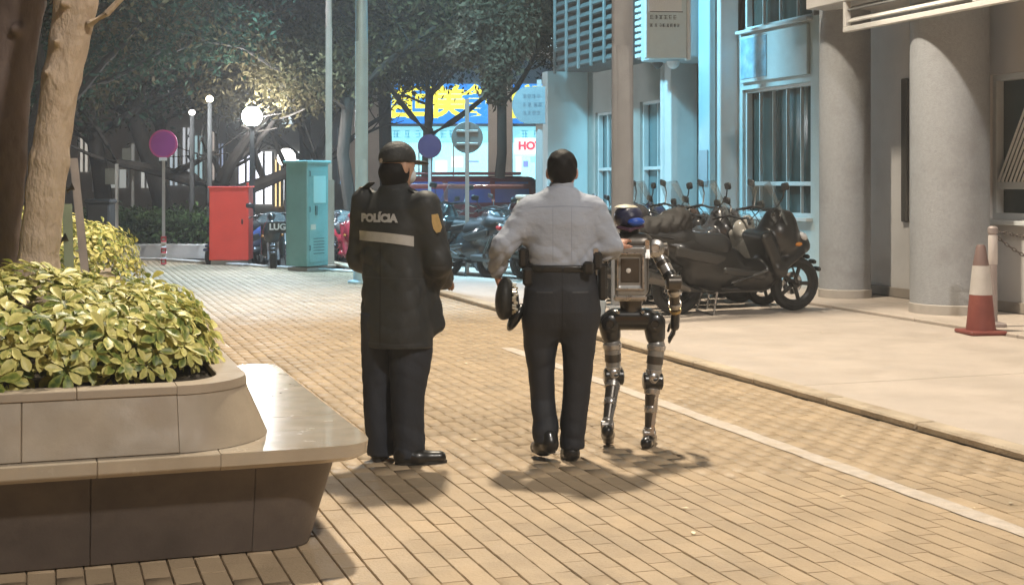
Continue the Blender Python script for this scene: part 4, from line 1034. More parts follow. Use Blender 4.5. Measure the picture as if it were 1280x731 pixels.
# ================================================================== scooters
m_tyre = mat('tyre_rubber', (.018, .018, .018), .75, bump=.2, bscale=80); m_rim = mat('wheel_alloy', (.05, .05, .05), .35, .7); m_blk = mat('black_plastic', (.022, .022, .023), .45, var=.1, vscale=10)
m_chr = mat('brushed_steel', (.5, .5, .5), .25, .9); m_seatl = mat('seat_vinyl', (.02, .02, .021), .5, bump=.1, bscale=90)
m_shield = mat('windshield_smoke', (.3, .34, .34), .08, alpha=.25); m_lensw = mat('headlight_lens', (.6, .62, .65), .06, spec=.8); m_lensr = mat('tail_lens', (.5, .01, .015), .15)
m_exh = mat('exhaust_steel', (.16, .15, .14), .3, .9); m_fab = mat('scooter_black_paint', (.012, .0115, .0115), .32, coat=.25)
def wheel_parts(x, r, w, parent):
    R = Rx(math.pi / 2); hub = None
    prof = [(r * .68, -w * .32), (r * .8, -w * .5), (r * .93, -w * .42), (r, -w * .12), (r, w * .12), (r * .93, w * .42), (r * .8, w * .5), (r * .68, w * .32)]
    wb = empty('wheel', (x, 0, r)); wb.parent = parent
    m = MB(); m.lathe(prof + [prof[0]], 30, (0, 0, 0), R, False); m.build('tyre', m_tyre, wb, True)
    m = MB(); m.lathe([(r * .7, -w * .3), (r * .6, -w * .1), (r * .6, w * .1), (r * .7, w * .3)], 30, (0, 0, 0), R, False)
    for k in range(5):
        a = k * 2 * math.pi / 5; m.box((math.cos(a) * r * .37, 0, math.sin(a) * r * .37), (r * .52, w * .28, r * .13), Ry(-a), .006)
    m.lathe([(r * .16, -w * .4), (r * .16, w * .4)], 14, (0, 0, 0), R); m.build('rim', m_rim, wb, True)
    m = MB(); m.lathe([(r * .42, -w * .36), (r * .42, -w * .42), (r * .2, -w * .42), (r * .2, -w * .36)], 24, (0, 0, 0), R, False); m.build('brake_disc', m_chr, wb, True)
def make_scooter(kind):
    root = empty('scooter')
    big = kind == 'maxi'; wbs = 1.5 if big else 1.25; r = .31 if big else .25; k = 1.0
    wheel_parts(0, r * .97, .15, root); wheel_parts(wbs, r, .12, root)
    x1 = wbs
    s = SDF()
    if big:
        s.cap((-.42, 0, .84), (.1, 0, .72), .06, .15, .08).cap((.05, 0, .7), (.62, 0, .56), .17, .19, .1)
        s.cap((.5, 0, .42), (1.05, 0, .42), .19, .19, .1).cap((.2, 0, .45), (.5, 0, .45), .15, .18, .1)
        s.box((1.1, 0, .66), (.16, .5, .56), .05, Ry(-.45), .06).ell((1.27, 0, .86), (.24, .24, .27), Ry(-.35), .06).ell((1.48, 0, .8), (.22, .13, .13), Ry(.5), .05)
        s.cap((1.3, 0, 1.02), (1.22, 0, 1.08), .16, .1, .08)
        s.cap((1.5, .1, .68), (1.15, .22, .5), .06, .06, .06).cap((1.5, -.1, .68), (1.15, -.22, .5), .06, .06, .06)
    else:
        s.cap((-.4, 0, .78), (.1, 0, .66), .07, .14, .08).cap((.1, 0, .64), (.5, 0, .56), .16, .16, .1).cap((.1, 0, .5), (.42, 0, .42), .12, .13, .1)
        s.box((.68, 0, .3), (.6, .34, .09), .04, None, .08).box((.98, 0, .6), (.1, .42, .62), .05, Ry(-.3), .08)
        s.ell((1.08, 0, .74), (.13, .17, .22), Ry(-.3), .08).cap((.92, 0, .93), (1.0, 0, 1.0), .1, .08, .06)
    s.mesh('body', m_fab, root, .016)
    pan = mat('scooter_side_grey', (.035, .034, .033), .4, coat=.2)
    for sg_ in (-1, 1):
        s = SDF()
        if big: s.box((.2, sg_ * .165, .66), (.62, .05, .12), .022, Ry(.2), .02).cap((.5, sg_ * .2, .5), (.95, sg_ * .2, .43), .04, .05, .03)
        else: s.box((.15, sg_ * .14, .6), (.55, .05, .13), .022, Ry(.2), .02)
        s.mesh('side_panel', pan, root, .013)
        s = SDF(); s.ell(((1.42, sg_ * .2, .78) if big else (1.1, sg_ * .17, .68)), (.05, .025, .025), None, .01); s.mesh('indicator', mat('indicator_amber', (.5, .2, .03), .2), root, .009)
        hx2, hz2 = (1.08, 1.16) if big else (.9, 1.04)
        m = MB(); m.tube([(hx2 - .05, sg_ * .25, hz2 + .01), (hx2 + .04, sg_ * .3, hz2 - .06), (hx2 + .05, sg_ * .18, hz2 - .16), (hx2 + .1, sg_ * .08, hz2 - .22)], .006, 6); m.build('cable', m_blk, root, True)
        m = MB(); m.tube([(hx2 - .03, sg_ * .2, hz2 + .015), (hx2 + .03, sg_ * .32, hz2 + .0), (hx2 - .04, sg_ * .41, hz2 - .04)], .007, 6); m.build('brake_lever', m_chr, root, True)
    m = MB(); m.tube([(-.12, -.13, .86 if big else .8), (-.4, -.1, .9 if big else .85), (-.47, 0, .91 if big else .86), (-.4, .1, .9 if big else .85), (-.12, .13, .86 if big else .8)], .012, 8); m.build('grab_rail', m_chr if not big else m_blk, root, True)
    m = MB(); m.tube([(-.02, .17, .34), (-.2, .17, .66)], .022, 8); m.build('shock_absorber', m_chr, root, True)
    s = SDF()
    if big: s.cap((-.32, 0, .88), (.0, 0, .84), .09, .15, .05).cap((.1, 0, .79), (.5, 0, .74), .13, .16, .05).cap((.0, 0, .9), (.06, 0, .88), .1, .1, .06)
    else: s.cap((-.3, 0, .82), (.0, 0, .79), .08, .13, .05).cap((0, 0, .77), (.42, 0, .72), .12, .14, .05)
    s.mesh('seat', m_seatl, root, .019)
    # mudguards
    s = SDF()
    for a in np.linspace(.5, 2.4, 7): s.cap((x1 + (r + .03) * math.cos(a), -.04, r + (r + .03) * math.sin(a)), (x1 + (r + .03) * math.cos(a), .04, r + (r + .03) * math.sin(a)), .028, None, .06)
    s.mesh('front_mudguard', m_fab, root, .015)
    hx_, hz_ = (1.08, 1.16) if big else (.9, 1.04)
    m = MB(); m.tube([(hx_ - .1, -.36, hz_ - .02), (hx_ - .02, -.2, hz_ + .02), (hx_, 0, hz_), (hx_ - .02, .2, hz_ + .02), (hx_ - .1, .36, hz_ - .02)], .014, 8); m.build('handlebar', m_blk, root, True)
    for sg_ in (-1, 1):
        m = MB(); m.tube([(hx_ - .12, sg_ * .4, hz_ - .03), (hx_ - .055, sg_ * .27, hz_)], .02, 10); m.build('grip', m_blk, root, True)
        mz = .26 if big else .17
        m = MB(); m.tube([(hx_, sg_ * .22, hz_), (hx_ + .06, sg_ * .3, hz_ + mz * .6), (hx_ + .05, sg_ * .34, hz_ + mz)], .008, 6); st = m.build('mirror_stalk', m_blk, root, True)
        m = MB(); m.box((hx_ + .04, sg_ * .37, hz_ + mz + .02), (.035, .14, .085), Ry(-.15) @ Rx(sg_ * .12), .016); m.build('mirror', m_blk, st, True)
        m = MB(); m.tube([(x1, sg_ * .085, r), (x1 - .16, sg_ * .085, r + .38)], .022, 10); m.build('fork_leg', m_chr, root, True)
        m = MB(); m.box((.55 if big else .45, sg_ * .22, .3), (.2, .08, .02), None, .006); m.build('footrest', m_blk, root)
    # windshield: curved thin sheet
    vs = []; fs = []; nx = 9; zz = (1.0, 1.2, 1.45) if big else (.92, 1.0, 1.06)
    for i, z in enumerate(zz):
        for j in range(nx):
            a = -1 + 2 * j / (nx - 1); xo = (1.38 if big else 1.1) - (z - zz[0]) * .55 - .16 * a * a; wd = (.25, .24, .17)[i]
            vs.append((xo, a * wd, z + (.04 * (1 - a * a) if i == 2 else 0)))
    n = len(vs); vs += [(x - .006, y, z) for x, y, z in vs]
    for i in range(2):
        for j in range(nx - 1):
            q = (i * nx + j, i * nx + j + 1, (i + 1) * nx + j + 1, (i + 1) * nx + j); fs += [q, tuple(n + t for t in q[::-1])]
    meshobj('windshield', vs, fs, m_shield, root, True)
    lx, lz = (1.56, .86) if big else (1.16, .8)
    for sg_ in ((-1, 1) if big else (0,)):
        m = SDF(); m.ell((lx - .03, sg_ * .085, lz), (.07, .07, .045) if big else (.05, .1, .07), Ry(.5), .01); m.mesh('headlight', m_lensw, root, .012)
    m = SDF(); m.ell((-.44, 0, .82 if big else .78), (.04, .09, .04), None, .01); m.mesh('taillight', m_lensr, root, .012)
    m = MB(); m.tube([(.35, -.2, .26), (.05, -.22, .3), (-.1, -.23, .36), (-.48, -.24, .46)], [.025, .03, .065, .06], 12); m.build('exhaust', m_exh, root, True)
    m = MB(); m.box((-.46, 0, .55), (.012, .2, .16), Ry(.25), .003); m.build('number_plate', mat('plate_black', (.02, .02, .02), .5), root)
    m = MB(); m.box((-.42, 0, .62), (.2, .1, .03), Ry(.5), .005); m.build('plate_bracket', m_blk, root)
    m = MB(); m.box((.1, .12, .33), (.5, .1, .12), None, .04); m.build('engine_case', mat('engine_grey', (.1, .1, .1), .4, .5), root)
    m = MB()
    m.tube([(.42, -.16, .26), (.36, -.2, .01)], .014, 6); m.tube([(.42, .16, .26), (.36, .2, .01)], .014, 6); m.tube([(.36, -.2, .012), (.36, .2, .012)], .012, 6); m.build('centre_stand', m_chr, root, True)
    for sg_ in (-1, 1):
        m = MB(); m.tube([(.98 if big else .8, sg_ * .275 if big else sg_ * .2, .5), (.55 if big else .45, sg_ * (.235 if big else .22), .36)], .019, 8); m.build('side_trim', m_chr, root, True)
    return root
maxi = make_scooter('maxi'); mini = make_scooter('mini')
PAINT = lambda n, c: mat('scooter_paint_' + n, c, .22, coat=.6, var=.05)
used = {}
def place(proto, X, Y, rz, label, paint=None, z=.035, group='scooters parked in the row by the building', tilt=0.05, seat=None):
    first = proto.name not in used; used[proto.name] = 1
    mats = {}
    if paint: mats = {'body': paint, 'front_mudguard': paint}
    if seat: mats['seat'] = seat
    if first:
        o = proto
        for c in o.children:
            nm = c.name.split('.')[0]
            if nm in mats: c.material_slots[0].link = 'OBJECT'; c.material_slots[0].material = mats[nm]
    else: o = copy_tree(proto, None, mats)
    o.location = (X, Y, z); o.rotation_euler = (tilt, 0, rz); tag(o, label, 'scooter', group); return o
RX = 6.62
place(maxi, RX, 13.65, 0.02, 'large black touring scooter nearest in the row with its wheel by the column')
place(mini, RX + .25, 14.3, .06, 'second scooter in the row with pale grey body', PAINT('grey', (.3, .29, .27)))
place(maxi, RX - .05, 14.9, -.02, 'third scooter in the row, black with chrome trim', PAINT('graphite', (.05, .05, .055)))
place(mini, RX + .3, 15.45, .1, 'fourth scooter in the row with black body', PAINT('black2', (.025, .025, .027)))
place(maxi, RX + .0, 16.0, .03, 'fifth scooter in the row with dark brown body', PAINT('brown', (.06, .045, .04)))
place(mini, RX + .25, 16.6, .0, 'sixth scooter in the row with white body', PAINT('white', (.5, .5, .48)))
place(maxi, RX + .05, 17.2, -.05, 'seventh scooter in the row with deep blue body', PAINT('blue', (.03, .05, .14)))
place(mini, RX + .2, 17.9, .05, 'eighth scooter in the row with black body', PAINT('black7', (.03, .03, .03)))
place(mini, RX + .3, 18.6, .05, 'ninth scooter in the row carrying the cream box', PAINT('green', (.06, .3, .25)))
place(mini, RX + .3, 19.5, .05, 'farthest scooter in the row with silver body', PAINT('silver', (.4, .42, .43)))
# helmets and box on the scooters
def helmet(loc, c, label, r=.14):
    h = empty('helmet', loc, 0, label, 'helmet', 'helmets left on scooters')
    s = SDF(); s.ell((0, 0, r * .8), (r * 1.1, r * .95, r), None, .02).ell((.06, 0, r * .45), (r * .9, r * .8, r * .5), None, .03); s.box((.1, 0, -.06), (.4, .4, .12), .01, None, .01, True); s.mesh('shell', c, h, .014)
    s = SDF(); s.ell((r * .25, 0, r * .75), (r * .92, r * .9, r * .42), None, .02); s.mesh('visor', mat('visor_dark', (.02, .02, .025), .06), h, .014)
helmet((RX + .2, 14.3, .9), mat('helmet_grey', (.4, .4, .39), .25, coat=.5), 'grey helmet resting on the second scooter seat')
helmet((RX + .1, 14.92, 1.0), mat('helmet_dark', (.05, .05, .055), .2, coat=.5), 'dark glossy helmet resting on the third scooter seat')
cb = empty('delivery_box', (RX + .15, 18.62, .86), 0, 'cream delivery box strapped behind a scooter seat', 'box')
m = MB(); m.box((0, 0, .2), (.44, .44, .4), None, .03); m.build('body', mat('box_cream', (.72, .62, .4), .5), cb); m = MB(); m.box((0, 0, .43), (.47, .47, .06), None, .02); m.build('lid', mat('box_lid', (.6, .58, .5), .5), cb)
# covered scooter tail: black rain cover bundled on the nearest scooter
s = SDF(); s.ell((0, 0, .1), (.28, .18, .12), None, .05).ell((-.28, .02, .05), (.2, .17, .14), None, .06).ell((.12, 0, .2), (.16, .15, .1), None, .05)
cv = s.mesh('rain_cover', mat('cover_black', (.025, .023, .022), .75, bump=.5, bscale=14), None, .018, lambda x, y, z: .012 * np.sin(x * 25 + z * 18) * np.sin(y * 22) + .01 * (1 - 2 * np.abs(np.sin(x * 30 + y * 22 + 2 * np.sin(z * 20))))); cv.location = (RX - .1, 13.65, .92); tag(cv, 'crumpled black rain cover bundled on the nearest scooter tail', 'cover')
# centre group
GC = 'motor scooters parked at the far kerb'
def placeD(proto, u, D, rz, label, paint, z=-.0, tilt=.06):
    p = P(u, D); return place(proto, p.x, p.y, rz - YAW, label, paint, z, GC, tilt)
placeD(maxi, 612, 21.0, math.radians(128), 'dark scooter seen from behind left of the grey shirt', PAINT('dark_grey', (.03, .032, .035)))
placeD(mini, 560, 21.8, math.radians(150), 'black scooter half hidden by the dark jacket', PAINT('black3', (.03, .03, .032)))
placeD(mini, 650, 21.4, math.radians(120), 'silver scooter just beside the grey shirt arm', PAINT('silver2', (.2, .22, .24)))
placeD(mini, 600, 23.4, math.radians(140), 'white trimmed scooter at the back of the centre group', PAINT('white2', (.55, .57, .58)))
placeD(mini, 575, 24.2, math.radians(40), 'dark scooter facing right at the back of the centre group', PAINT('black4', (.04, .04, .045)))
# left group seen from the front
placeD(mini, 346, 25.2, math.radians(-82), 'black scooter facing the camera between red box and cabinet', PAINT('black5', (.03, .03, .03)), -.12)
placeD(mini, 326, 26.2, math.radians(-120), 'blue and white scooter beside the red box', PAINT('navy', (.05, .08, .22)), -.12)
placeD(mini, 428, 25.6, math.radians(-70), 'red scooter right of the cabinet', PAINT('red', (.42, .03, .05)), -.12)
placeD(mini, 446, 26.6, math.radians(-100), 'dark scooter behind the dark jacket shoulder', PAINT('black6', (.04, .035, .04)), -.12)
fp = P(347, 23.72); 
np_ = empty('front_number_plate', (fp.x, fp.y, .72), -YAW + .1, 'black number plate with white letters on the camera facing scooter', 'number plate')
m = MB(); m.box((0, 0, 0), (.34, .012, .2), None, .004); pl = m.build('plate', mat('plate_black', (.02, .02, .02), .5), np_)
text_mesh('lettering', 'LUG', .15, mat('plate_ink', (.8, .8, .8), .5), pl, upright((0, -.008, 0), 0), .002, .006)

# ================================================================== dark red people carrier behind the scooters
car = empty('parked_car', P(560, 29.5, -.13), -YAW + math.radians(186), 'dark red people carrier parked across the view with blue reflections coloured into its windows', 'car')
m_car = mat('car_dark_red', (.12, .018, .022), .22, .2, coat=.7, var=.05)
s = SDF(); s.box((0, 0, .72), (4.3, 1.75, .75), .16, None, .1).box((-.25, 0, 1.28), (3.3, 1.55, .95), .22, None, .22).box((-.25, 0, 1.82), (2.6, 1.2, .06), .02, None, .03)
for x in (-1.35, 1.35):
    for y in (-.9, .9): s.cap((x, y - .12, .33), (x, y + .12, .33), .39, .39, .03, True)
s.mesh('body', m_car, car, .035)
m_cg = mat('car_glass_blue_reflect', (.02, .05, .2), .05, spec=.9)  # blue reflections on dark glass are put into its base colour
for (xa, xb) in ((-1.7, -.95), (-.88, .05), (.12, 1.0)):
    for sg_ in (-1, 1):
        m = MB(); m.prism([(xa, 1.2), (xb + (.12 if xb > .9 else 0), 1.2), (xb - (.16 if xb > .9 else 0), 1.64), (xa + .04, 1.64)], -.012, .012, lambda p, sg_=sg_: Vector((p.x, sg_ * (.79 - (p.y - 1.2) * .09) + p.z, p.y))); m.build('window', m_cg, car)
m = MB(); m.prism([(-.62, 1.15), (.62, 1.15), (.5, 1.62), (-.5, 1.62)], -.012, .012, lambda p: Vector((1.4 - (p.y - 1.15) * .42 + p.z, p.x, p.y))); m.build('windscreen', m_cg, car)
m = MB(); m.prism([(-.6, 1.2), (.6, 1.2), (.52, 1.62), (-.52, 1.62)], -.012, .012, lambda p: Vector((-1.92 + (p.y - 1.2) * .1 + p.z, p.x, p.y))); m.build('rear_window', m_cg, car)
for x in (-1.35, 1.35):
    for sg_ in (-1, 1):
        w = empty('wheel', (x, sg_ * .76, .32)); w.parent = car
        m = MB(); m.lathe([(.2, -.1), (.3, -.11), (.32, -.06), (.32, .06), (.3, .11), (.2, .1)], 26, (0, 0, 0), Rx(math.pi / 2), False); m.build('tyre', m_tyre, w, True)
        m = MB(); m.lathe([(.21, -.08), (.05, -.09), (.05, .09), (.21, .08)], 26, (0, 0, 0), Rx(math.pi / 2)); m.build('rim', m_rim, w, True)
for sg_ in (-1, 1):
    m = SDF(); m.ell((2.08, sg_ * .68, .8), (.12, .2, .12), None, .01); m.mesh('headlight', m_lensw, car, .03)
    m = SDF(); m.ell((-2.1, sg_ * .74, .95), (.08, .12, .22), None, .01); m.mesh('taillight', m_lensr, car, .03)
    m = SDF(); m.ell((1.05, sg_ * .98, 1.15), (.08, .12, .09), None, .01); m.mesh('side_mirror', m_car, car, .025)
    for x in (-.4, .6):
        m = MB(); m.box((x, sg_ * .885, .98), (.2, .03, .03), None, .008); m.build('door_handle', m_chr, car)
# ================================================================== people
m_skin = mat('skin', (.42, .25, .17), .5, var=.06, vscale=20); m_hair = mat('hair_black', (.009, .008, .008), .6, bump=.15, bscale=120, spec=.15)
m_jack = mat('jacket_black', (.026, .029, .031), .62, var=.2, vscale=9, bump=.32, bscale=13)
m_trou = mat('trouser_navy', (.02, .024, .034), .72, var=.18, vscale=7, bump=.4, bscale=12, stretch=(1, 1, .6))
m_trou2 = mat('trouser_black', (.017, .019, .025), .7, var=.18, vscale=7, bump=.4, bscale=12, stretch=(1, 1, .6))
m_shirt = mat('shirt_grey', (.34, .375, .45), .75, var=.06, vscale=6, bump=.4, bscale=22, stretch=(.7, 1, 1))
m_shoe = mat('shoe_leather', (.014, .013, .012), .34, coat=.15); m_belt = mat('belt_leather', (.018, .017, .016), .4)
m_refl = mat('reflective_tape', (.46, .46, .46), .4, var=.06, vscale=30)
def hand(s, wrist, direc, palm_n, L=.18, curl=.5, spread=.12, side=1, k=.008):
    "palm, four bent fingers of unequal length and a thumb leaving the palm's side"
    d = Vector(direc).normalized(); n = Vector(palm_n); n = (n - d * n.dot(d)).normalized(); x = d.cross(n) * side; w = Vector(wrist)
    pl = L * .48
    for t in (-.3, -.1, .1, .3): s.cap(w + x * t * .03, w + d * pl + x * t * L * .42, .014, .0125, .012)
    for i, (t, fl) in enumerate(((.3, .42), (.1, .5), (-.1, .47), (-.3, .37))):
        a = w + d * pl + x * t * L * .44; f1 = fl * L * .5; d1 = (d + n * curl * .5 + x * t * spread).normalized(); b = a + d1 * f1; d2 = (d + n * curl * 1.5 + x * t * spread).normalized(); c = b + d2 * fl * L * .3
        e = c + (d + n * curl * 2.6).normalized() * fl * L * .25
        s.cap(a, b, .0098, .0092, k).cap(b, c, .0092, .0085, .004).cap(c, e, .0085, .0075, .004)
    a = w + d * pl * .3 + x * .03; b = a + (x * .8 + d * .75 + n * .25).normalized() * L * .2; c = b + (d + n * .5 + x * .2).normalized() * L * .17
    s.cap(w + d * pl * .12, a, .013, .014, .012).cap(a, b, .0125, .0105, .01).cap(b, c, .0105, .0085, .004)
def head(s, c, fx, hz=.115):
    "c centre, fx facing unit vector (horizontal)"
    c = Vector(c); f = Vector(fx).normalized(); r = Vector((f.y, -f.x, 0)); R = Matrix((r, f, Vector((0, 0, 1)))).transposed()
    s.ell(c + f * .005 + Vector((0, 0, .02)), (.074, .092, .098), R, .03).ell(c + f * .03 + Vector((0, 0, -.05)), (.056, .062, .068), R, .04)
    s.ell(c + f * .1 + Vector((0, 0, -.022)), (.014, .018, .026), R, .015)          # nose
    s.ell(c + f * .088 + Vector((0, 0, -.063)), (.024, .01, .009), R, .01)           # mouth
    s.cap(c + f * .082 + r * -.03 + Vector((0, 0, .024)), c + f * .082 + r * .03 + Vector((0, 0, .024)), .012, None, .015)   # brow
    for q in (-1, 1):
        s.ell(c + r * q * .077 - f * .005 + Vector((0, 0, -.012)), (.013, .022, .034), R, .01)
    return R
def eyes(c, fx, parent):
    c = Vector(c); f = Vector(fx).normalized(); r = Vector((f.y, -f.x, 0))
    for q in (-1, 1):
        m = MB(); p = c + f * .083 + r * q * .031 + Vector((0, 0, .003)); m.lathe([(.0125 * math.sin(a), -.0125 * math.cos(a)) for a in [math.pi * k / 8 for k in range(1, 8)]], 12, p); m.build('eye', mat('eye_white', (.5, .48, .46), .2), parent, True)
def shoe(name, heel, toe, lift, parent, w=.047, h=.085):
    a, b = Vector(heel), Vector(toe); d = (b - a); d.z = 0; d.normalize(); s = SDF()
    s.cap(a + Vector((0, 0, .038 + lift)) + d * .035, a + Vector((0, 0, .03 + lift * .6)) + d * .12, w * .78, w * .85, .03)
    s.cap(a + Vector((0, 0, .03 + lift * .6)) + d * .12, b + Vector((0, 0, .03)) - d * .04, w * .85, w * .72, .04)
    s.cap(a + Vector((0, 0, .06 + lift)) + d * .04, a + Vector((0, 0, h + lift)) + d * .05, w * .8, w * .78, .03)
    s.box(((a + b) / 2 + Vector((0, 0, -.06))), (.8, .8, .116), .005, None, .008, True)
    o = s.mesh(name, m_shoe, parent, .008)
    m = MB(); n = 14; x = Vector((d.y, -d.x, 0)); L = (b - a).length; ol = []
    for k in range(n):
        t = 2 * math.pi * k / n; y = .5 - .5 * math.cos(t); ww = w * .86 * math.sin(t) * (1.05 - .1 * y); ol.append(a + d * (L * y) + x * ww + Vector((0, 0, lift * (1 - y))))
    m.add([p + Vector((0, 0, .001)) for p in ol] + [p + Vector((0, 0, .016)) for p in ol], [tuple(range(n)), tuple(range(2 * n - 1, n - 1, -1))] + [(i, n + i, n + (i + 1) % n, (i + 1) % n) for i in range(n)])
    m.build('sole', mat('shoe_sole', (.03, .028, .026), .7), o)
    return o
def folds(seed, amp, fz=75, where=None):
    "soft creases: long shallow drape plus sharper slanting wrinkles"
    r = np.random.default_rng(seed); ph = r.uniform(0, 6.28, 12); an = r.uniform(-1, 1, 8)
    def f(x, y, z):
        wob = 1.6 * np.sin(x * 13 + ph[1]) + 1.2 * np.sin(y * 15 + z * 6 + ph[2])
        a = (1 - 2 * np.abs(np.sin(z * fz * .5 + 14 * x * an[0] + 10 * y * an[1] + ph[0] + wob)) ** .8)
        b = (1 - 2 * np.abs(np.sin(z * fz * .3 + 30 * x * an[2] + 26 * y * an[3] + ph[3] - wob)))
        c = np.sin(z * 11 + ph[4] + 8 * x) * np.sin(x * 17 + y * 15 + ph[5])
        msk = .5 + .5 * np.sin(x * 10 + z * 9 + ph[6]) * np.sin(y * 12 - z * 7 + ph[7])
        return amp * ((.8 * a + .6 * b) * msk * (where(x, y, z) if where else 1.0) + .9 * c)
    return f
bump_at = lambda z, c, w: np.exp(-((z - c) / w) ** 2)

# ---------------------------------------------------------------- person in the dark jacket (turned away to the right)
D1 = FPX * HC / (577 - VH); S1 = FPX / D1
p1 = empty('person', P(503, D1), -YAW, 'person in black uniform jacket with a silver back stripe and cap, turned away', 'person')
def q1(u, v, y=0.0): return Vector(((u - 510) / S1, y, (577 - v) / S1))
F1 = Vector((math.sin(math.radians(42)), math.cos(math.radians(42)), 0)); R1 = Vector((F1.y, -F1.x, 0)); rot1 = -math.radians(42)
hc = q1(503, 208, .03); HF = Vector((math.sin(math.radians(48)), math.cos(math.radians(48)), 0))
shL = q1(461, 252, .13); shR = q1(541, 256, -.1); elR = q1(556, 326, -.1); wrR = q1(560, 352, .12); elL = q1(452, 325, .16); wrL = q1(490, 352, .3)
hipL = q1(482, 400, .06); hipR = q1(520, 400, -.04); knL = q1(481, 490, .05); knR = q1(517, 492, -.03); anL = q1(484, 562, .04); anR = q1(517, 560, -.02)
s = SDF(); head(s, hc, HF)
s.cap(hc + Vector((-.01, -.01, -.05)), q1(500, 238, .03), .052, .056, .03)
s.stack([(.78, -.03, .02, .13, .09), (1.0, -.035, .02, .14, .09), (1.3, -.04, .02, .16, .1), (1.44, -.04, .025, .1, .07)], rot1, k=.06)
s.cap(shL, elL, .045, .038).cap(elL, wrL, .036, .027).cap(shR, elR, .045, .038).cap(elR, wrR, .036, .027)
s.cap(hipL, knL, .07, .048).cap(knL, anL, .046, .034).cap(hipR, knR, .07, .048).cap(knR, anR, .046, .034)
hand(s, wrR, (.3, .9, -.15), (-.5, .2, -.8), .17, .6, side=1); hand(s, wrL, (.5, .8, 0), (.6, -.2, -.7), .17, .6, side=-1)
b1 = s.mesh('body', m_skin, p1, .0075, None, 1)
eyes(hc, HF, b1)
s = SDF()
tx = lambda u: (u - 510) / S1
s.stack([(.62, tx(503), .02, .2, .15), (.72, tx(503), .02, .203, .152), (.95, tx(502), .02, .195, .145), (1.1, tx(501), .02, .2, .14), (1.25, tx(501), .02, .215, .138), (1.36, tx(501), .022, .2, .12), (1.43, tx(501), .025, .14, .09), (1.47, tx(501), .028, .085, .075)], rot1, 2.5, .04)
s.cap(shL, elL, .078, .066, .05).cap(elL, wrL, .064, .05, .03).cap(shR, elR, .08, .068, .05).cap(elR, wrR, .066, .052, .03)
s.cap(q1(534, 350, .02), q1(548, 405, .06), .075, .06, .05)
s.cap(q1(500, 238, .03), q1(501, 229, .035), .078, .07, .03)
s.mesh('jacket', m_jack, p1, .0085, folds(3, .0042, 62, lambda x, y, z: .3 + bump_at(z, 1.08, .12) + .6 * bump_at(z, .72, .1) + .8 * ((x > .1) | (x < -.2))), 1)
s = SDF()
s.stack([(.03, tx(483.5), .05, .07, .082), (.08, tx(482.5), .05, .072, .084), (.35, tx(480), .05, .074, .09), (.6, tx(481), .05, .095, .11), (.8, tx(484), .05, .1, .12)], rot1, 2.2, .008)
s.stack([(.03, tx(519), -.025, .07, .084), (.08, tx(518), -.025, .073, .087), (.35, tx(517.5), -.02, .082, .095), (.6, tx(521), -.01, .105, .115), (.8, tx(520), 0, .11, .12)], rot1, 2.2, .008)
s.mesh('trousers', m_trou, p1, .0085, folds(5, .0042, 60, lambda x, y, z: .35 + 1.1 * bump_at(z, .1, .1) + .6 * bump_at(z, .47, .1)), 1)
shoe('shoe', q1(478, 577, -.02), q1(484, 577, .25), 0, p1); shoe('shoe', q1(502, 577, -.07), q1(566, 577, -.02), 0, p1, .05)
# cap: crown, peak, strap opening
Rh = Matrix((Vector((HF.y, -HF.x, 0)), HF, Vector((0, 0, 1)))).transposed()
s = SDF(); s.ell(hc + Vector((0, 0, .045)), (.09, .108, .092), Rh, .02); s.box(hc + Vector((0, 0, -.06)), (.4, .4, .16), .005, None, .015, True)
cp = s.mesh('cap', mat('cap_black', (.018, .02, .021), .65, bump=.3, bscale=60), p1, .007)
s = SDF(); s.ell(hc + HF * .115 + Vector((0, 0, .024)), (.075, .085, .012), Rh @ Rx(-.12), .01); s.mesh('peak', mat('cap_black', (.018, .02, .021)), cp, .006)
m = MB(); m.lathe([(.0, 0), (.012, .001), (.013, .004), (0, .005)], 14, hc - HF * .106 + Vector((0, 0, .03)), Matrix((Vector((HF.y, -HF.x, 0)), Vector((0, 0, 1)), -HF)).transposed(), False); m.build('strap_opening', mat('strap_pale', (.4, .34, .28), .6), cp)
s = SDF(); s.ell(hc - HF * .016 + Vector((0, 0, -.03)), (.086, .092, .075), Rh, .02); s.ell(hc + HF * .1 + Vector((0, 0, -.04)), (.12, .085, .12), Rh, .01, True); s.cap(hc - HF * .02 + Vector((0, 0, -.06)), hc - HF * .025 + Vector((0, 0, -.11)), .066, .06, .03); s.mesh('hair', m_hair, p1, .007)
s = SDF(); s.ell(hc + HF * .062 + Vector((0, 0, -.05)), (.062, .05, .05), Rh, .02); s.mesh('face_mask', mat('mask_pale', (.55, .6, .64), .7), p1, .007)
